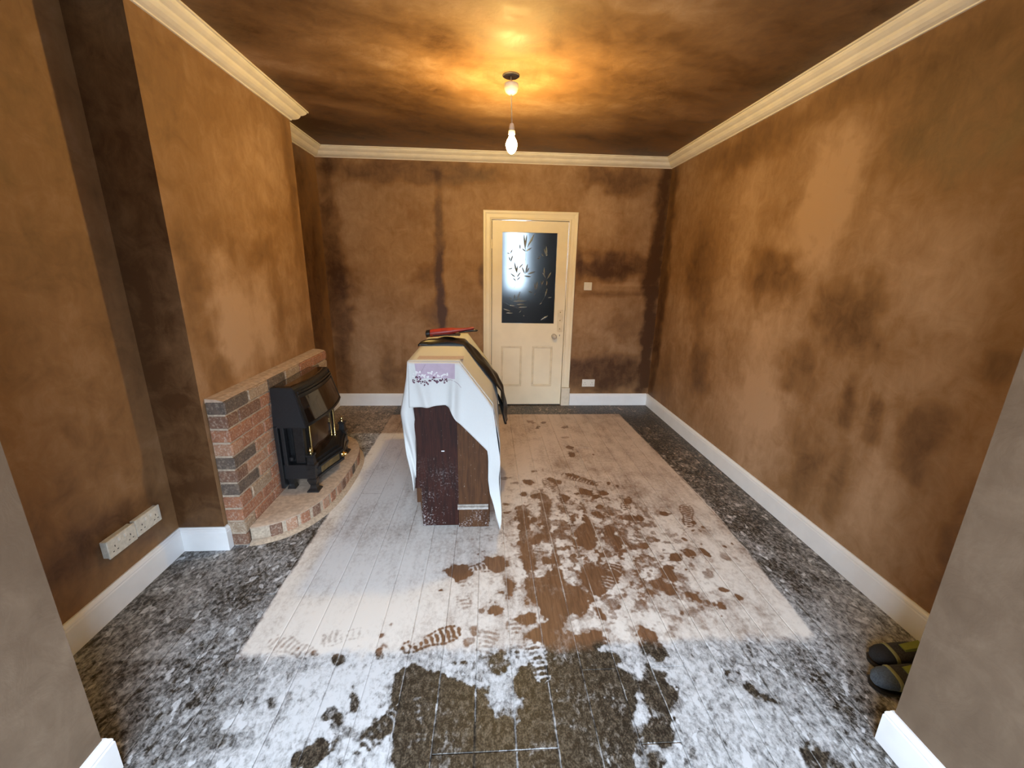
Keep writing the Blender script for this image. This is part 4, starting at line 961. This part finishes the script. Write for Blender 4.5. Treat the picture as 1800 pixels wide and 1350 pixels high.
# the flap hanging over the near end
def flap_y(x, z):
    d = max(0, 1.049-z)
    fold = .034*math.exp(-((x+.180+.04*d)/.022)**2)*min(1, d*6)+.024*math.exp(-((x+.395-.25*d)/.026)**2)*min(1, d*6)
    right = .016*max(0, (x+.02)/.05)*min(1, max(0, .8-z)*3)*math.sin(z*14+1)
    return YC-.012-.030*min(1, d*4)*(.4+.6*min(1, d*2))-fold-right
def top_z(x): return 1.049 if x < -.154 else 1.049-(x+.154)/.186*.250
HEMX = [-.437, -.33, -.235, -.215, -.195, -.172, -.085, .002, .010, .016, .045, .078]
HEMZ = [.790, .797, .806, .795, .760, .712, .620, .528, .46, .25, .10, .012]
def hem_z(x): return float(np.interp(x, HEMX, HEMZ))
xs = np.concatenate([np.linspace(-.437, -.02, 44), np.linspace(-.012, .078, 22)])
fl = []
for x in xs:
    t0, h0 = top_z(min(x, .032)), hem_z(x); row = []
    for j in range(25):
        z = t0+(h0-t0)*j/24
        xx = x if x < .032 else .032+(x-.032)*min(1, (t0-z)*3)
        xx += .010*math.sin(z*13)*max(0, min(1, (.55-z)*3))*(1 if x > -.01 else 0)
        row.append((xx, YC if j == 0 else flap_y(x, z), z))
    fl.append(row)
grid_add(fl)
# folded corner hanging at the left
lz = [1.049, .96, .87, .80, .752, .70, .60, .48, .36, .268]
lo_ = [-.438, -.448, -.466, -.482, -.492, -.489, -.480, -.466, -.448, -.434]
li_ = [-.436, -.430, -.425, -.420, -.416, -.413, -.410, -.412, -.420, -.432]
LZ = np.linspace(1.049, .268, 40)
W_ = []
for z in LZ:
    a = float(np.interp(-z, [-q for q in lz], lo_)); b_ = float(np.interp(-z, [-q for q in lz], li_))
    row = []
    for j in range(9):
        t = j/8; row.append((a+(b_-a)*t, YC-.004-.018*math.sin(math.pi*t)*min(1, (1.05-z)*5)-.014*math.sin(7*t+z*16)*min(1, max(0, .8-z)*4), z))
    W_.append(row)
grid_add(W_)
cloth = mesh_obj('tablecloth', cl_V, cl_F, M_FABRIC, None, True); tag(cloth, 'white tablecloth with a lilac blossom print draped over the bureau', 'tablecloth')
so = cloth.modifiers.new('cloth_thickness', 'SOLIDIFY'); so.thickness = .0016; so.offset = 1
# printed bands and blossom, lying on the cloth
def on_flap(x, z, o=.0022): return (x, flap_y(x, z)-o, z)
def band_grid(x0, x1, z0, z1, taper=.0, nx=30, nz=8):
    V = []; 
    for i in range(nx+1):
        for j in range(nz+1):
            z = z1+(z0-z1)*j/nz; t = i/nx; a = x0+taper*(j/nz); V.append(on_flap(a+(x1-a)*t, z))
    return V, [(i*(nz+1)+j, (i+1)*(nz+1)+j, (i+1)*(nz+1)+j+1, i*(nz+1)+j+1) for i in range(nx) for j in range(nz)]
V, Fc = band_grid(-.398, -.178, .958, 1.040, .012); mesh_obj('lilac_band', V, Fc, M_LILAC, cloth)
V = [(x, y, 1.0512) for y in (2.315, 2.40) for x in (-.395, -.135)]; 
mesh_obj('faded_band', V, [(0, 1, 3, 2)], M_TAUPE, cloth)
def petals(name, mat, lst, parent, sx_=.0048, sz_=.0035):
    V = []; Fc = []
    for (x, z, a, k) in lst:
        b0 = len(V)
        for i in range(7):
            t = 2*math.pi*i/7; u, v = sx_*k*math.cos(t), sz_*k*math.sin(t)
            V.append(on_flap(x+u*math.cos(a)-v*math.sin(a), z+u*math.sin(a)+v*math.cos(a), .0034))
        Fc.append(tuple(range(b0, b0+7)))
    return mesh_obj(name, V, Fc, mat, parent)
r3 = random.Random(3)
dark = []; light = []
for i in range(13):
    x = -.405+.0148*i; z = .952+.010*math.sin(i*1.1)
    for k in range(4): dark.append((x+r3.uniform(-.007, .007), z+r3.uniform(-.020, .010), r3.uniform(0, 3), r3.uniform(.8, 1.4)))
    for k in range(3): light.append((x+r3.uniform(-.008, .008), z+.022+r3.uniform(-.006, .012), r3.uniform(0, 3), r3.uniform(.9, 1.5)))
petals('blossom_print', M_BLOSSOM, dark, cloth); petals('blossom_print', M_BLOSSOMW, light, cloth)
for pts in ([(-.245, .945), (-.20, .952), (-.178, .945), (-.160, .928), (-.145, .905)], [(-.34, 1.035), (-.352, 1.012), (-.362, .995)]):
    tw = MB()
    for (a, b_) in zip(pts[:-1], pts[1:]):
        dx, dz = b_[0]-a[0], b_[1]-a[1]; L = math.hypot(dx, dz); nx_, nz_ = -dz/L*.0011, dx/L*.0011
        tw.add([on_flap(a[0]+nx_, a[1]+nz_, .003), on_flap(a[0]-nx_, a[1]-nz_, .003), on_flap(b_[0]-nx_, b_[1]-nz_, .003), on_flap(b_[0]+nx_, b_[1]+nz_, .003)], [(0, 1, 2, 3)])
    mesh_obj('twig_print', tw.V, tw.F, M_TWIG, cloth)
# black polythene strip over the cloth
def sheet_path(s_):
    """s 0..1 from the left edge over the top, down the slope and the right side"""
    P = [(-.452, 1.040), (-.437, 1.054), (-.30, 1.056), (-.156, 1.057), (-.06, .930), (.044, .806), (.082, .74), (.092, .66), (.104, .58), (.118, .50)]
    L = [0]
    for a, b_ in zip(P[:-1], P[1:]): L.append(L[-1]+math.hypot(b_[0]-a[0], b_[1]-a[1]))
    L = np.array(L)/L[-1]; return float(np.interp(s_, L, [p[0] for p in P])), float(np.interp(s_, L, [p[1] for p in P]))
V = []; Fc = []; ns, nv_ = 60, 14
for i in range(ns+1):
    s_ = i/ns; x, z = sheet_path(s_)
    ya = 2.712+.012*math.sin(s_*9); yb = 2.74+.22*min(1, s_*6)+.02*math.sin(s_*13)+.07*s_
    for j in range(nv_+1):
        t = j/nv_; wv = .007+.006*math.sin(t*15+s_*9)+.006*math.sin(t*7-s_*22)+.012*math.sin(math.pi*t)*(.5+.5*math.sin(s_*17))
        wv = max(wv, .003)+(.016*min(1, max(0, s_-.42)*6)*math.sin(math.pi*t**.8) if s_ > .42 else 0)
        nxv, nzv = (0, 1) if x < -.156 else ((.80, .60) if z > .8 else (1, 0))
        V.append((x+nxv*wv, ya+(yb-ya)*t, z+nzv*wv))
for i in range(ns):
    for j in range(nv_): Fc.append((i*(nv_+1)+j, (i+1)*(nv_+1)+j, (i+1)*(nv_+1)+j+1, i*(nv_+1)+j+1))
sh = mesh_obj('polythene_sheet', V, Fc, M_SHEET, None, True); tag(sh, 'strip of crumpled black plastic sheet slung over the tablecloth', 'plastic sheet')
so = sh.modifiers.new('sheet_thickness', 'SOLIDIFY'); so.thickness = .002; so.offset = 1
# second hanging tail of the strip
V = []; Fc = []
for i in range(13):
    t = i/12
    for j in range(7):
        u = j/6; V.append((.085+.055*t+.012*math.sin(6*u+3*t), 2.80+.10*u, .66-.19*t-.01*math.sin(5*u)))
for i in range(12):
    for j in range(6): Fc.append((i*7+j, (i+1)*7+j, (i+1)*7+j+1, i*7+j+1))
tl = mesh_obj('sheet_tail', V, Fc, M_SHEET, sh, True)
so = tl.modifiers.new('sheet_thickness', 'SOLIDIFY'); so.thickness = .002

# red and black hand tool lying on the strip
tool = tag(empty('hand_tool', (-.25, 2.93, 1.07)), 'red and black hand tool lying on top of the covered bureau', 'tool')
def ell(cx, cy_, cz, ry, rz, n_=16): return [(cx, cy_+ry*math.cos(2*math.pi*k/n_), cz+rz*math.sin(2*math.pi*k/n_)) for k in range(n_)]
ty = 2.93
MB().loft([ell(-.405, ty, 1.102, .016, .018), ell(-.398, ty, 1.102, .030, .027), ell(-.32, ty, 1.111, .032, .029), ell(-.25, ty, 1.120, .029, .024), ell(-.205, ty, 1.127, .018, .014), ell(-.15, ty, 1.134, .015, .010), ell(-.105, ty, 1.141, .016, .011), ell(-.092, ty, 1.143, .008, .006)]).build('body', M_RED, tool, True)
MB().loft([ell(-.432, ty, 1.100, .014, .014), ell(-.426, ty, 1.100, .027, .025), ell(-.402, ty, 1.102, .028, .026), ell(-.398, ty, 1.102, .02, .02)]).build('end_cap', M_SHEET, tool, True)
MB().loft([ell(-.20, ty, 1.112, .010, .005), ell(-.16, ty, 1.120, .014, .008), ell(-.10, ty, 1.126, .015, .009), ell(-.075, ty, 1.126, .013, .008), ell(-.066, ty, 1.126, .004, .003)]).build('grip', M_SHEET, tool, True)
MB().box(-.38, -.19, ty-.03, ty+.035, 1.090, 1.100, .003).build('blade_guard', simple('dark_brown_leather', (.05, .03, .02), .6), tool)

# ================================================================== SHOES BEHIND THE RIGHT PIER
M_SH = simple('charcoal_mesh_fabric', (.055, .055, .06), .9, var=.3, scale=200, bump=.3)
M_LIME = simple('lime_trim', (.24, .28, .05), .7, var=.1)
M_LIMEP = simple('pale_lime_piping', (.30, .31, .14), .7, var=.1)
def shoe(xt, yc, toe_mat, label, ang):
    o = tag(empty('work_shoe', (xt, yc, 0)), label, 'shoe', 'pair of shoes behind the pier')
    ca, sa = math.cos(ang), math.sin(ang)
    def tr(u, v, z): return (xt+u*ca-v*sa, yc+u*sa+v*ca, z)
    def sec(u, hw, h0, h1, n_=18):
        R_ = []
        for k in range(n_):
            t = 2*math.pi*k/n_; cc, ss = math.cos(t), math.sin(t)
            v = hw*math.copysign(abs(cc)**.75, cc); z = (h0+h1)/2+(h1-h0)/2*math.copysign(abs(ss)**.8, ss); R_.append(tr(u, v, z))
        return R_
    prof = [(.002, .018, .018, .040), (.012, .034, .018, .055), (.035, .044, .018, .064), (.062, .047, .018, .070), (.066, .0472, .018, .071)]
    MB().loft([sec(*p) for p in prof]).build('toe_cap', toe_mat, o, True)
    MB().loft([sec(*p) for p in [(.066, .0472, .018, .071), (.10, .047, .018, .082), (.14, .042, .018, .098), (.18, .037, .018, .105), (.23, .036, .018, .085), (.27, .033, .018, .095), (.285, .02, .018, .09)]]).build('upper', M_SH, o, True)
    MB().loft([sec(*p) for p in [(.061, .0478, .019, .0718), (.064, .0490, .018, .0735), (.071, .0490, .018, .0748), (.074, .0480, .019, .0738)]]).build('piping', M_LIMEP, o, True)
    MB().loft([sec(*p) for p in [(-.004, .014, 0, .016), (.008, .036, 0, .020), (.04, .048, 0, .020), (.10, .050, 0, .020), (.16, .040, 0, .022), (.25, .039, 0, .024), (.29, .022, 0, .024)]]).build('sole', M_SHEET, o, True)
    MB().loft([[tr(.105, -.018, .084), tr(.105, .018, .084), tr(.105, .014, .090), tr(.105, -.014, .090)], [tr(.17, -.022, .104), tr(.17, .022, .104), tr(.17, .016, .116), tr(.17, -.016, .116)]]).build('tongue', M_LIME, o)
    return o
shoe(1.505, 1.165, simple('blue_grey_fabric', (.10, .135, .18), .9, var=.2, scale=200, bump=.3), 'blue-toed charcoal shoe with lime piping behind the right pier', R(-8))
shoe(1.590, 1.262, simple('black_fabric', (.022, .023, .026), .9, var=.2, scale=200, bump=.3), 'black-toed charcoal shoe with lime piping by the right skirting', R(-8))
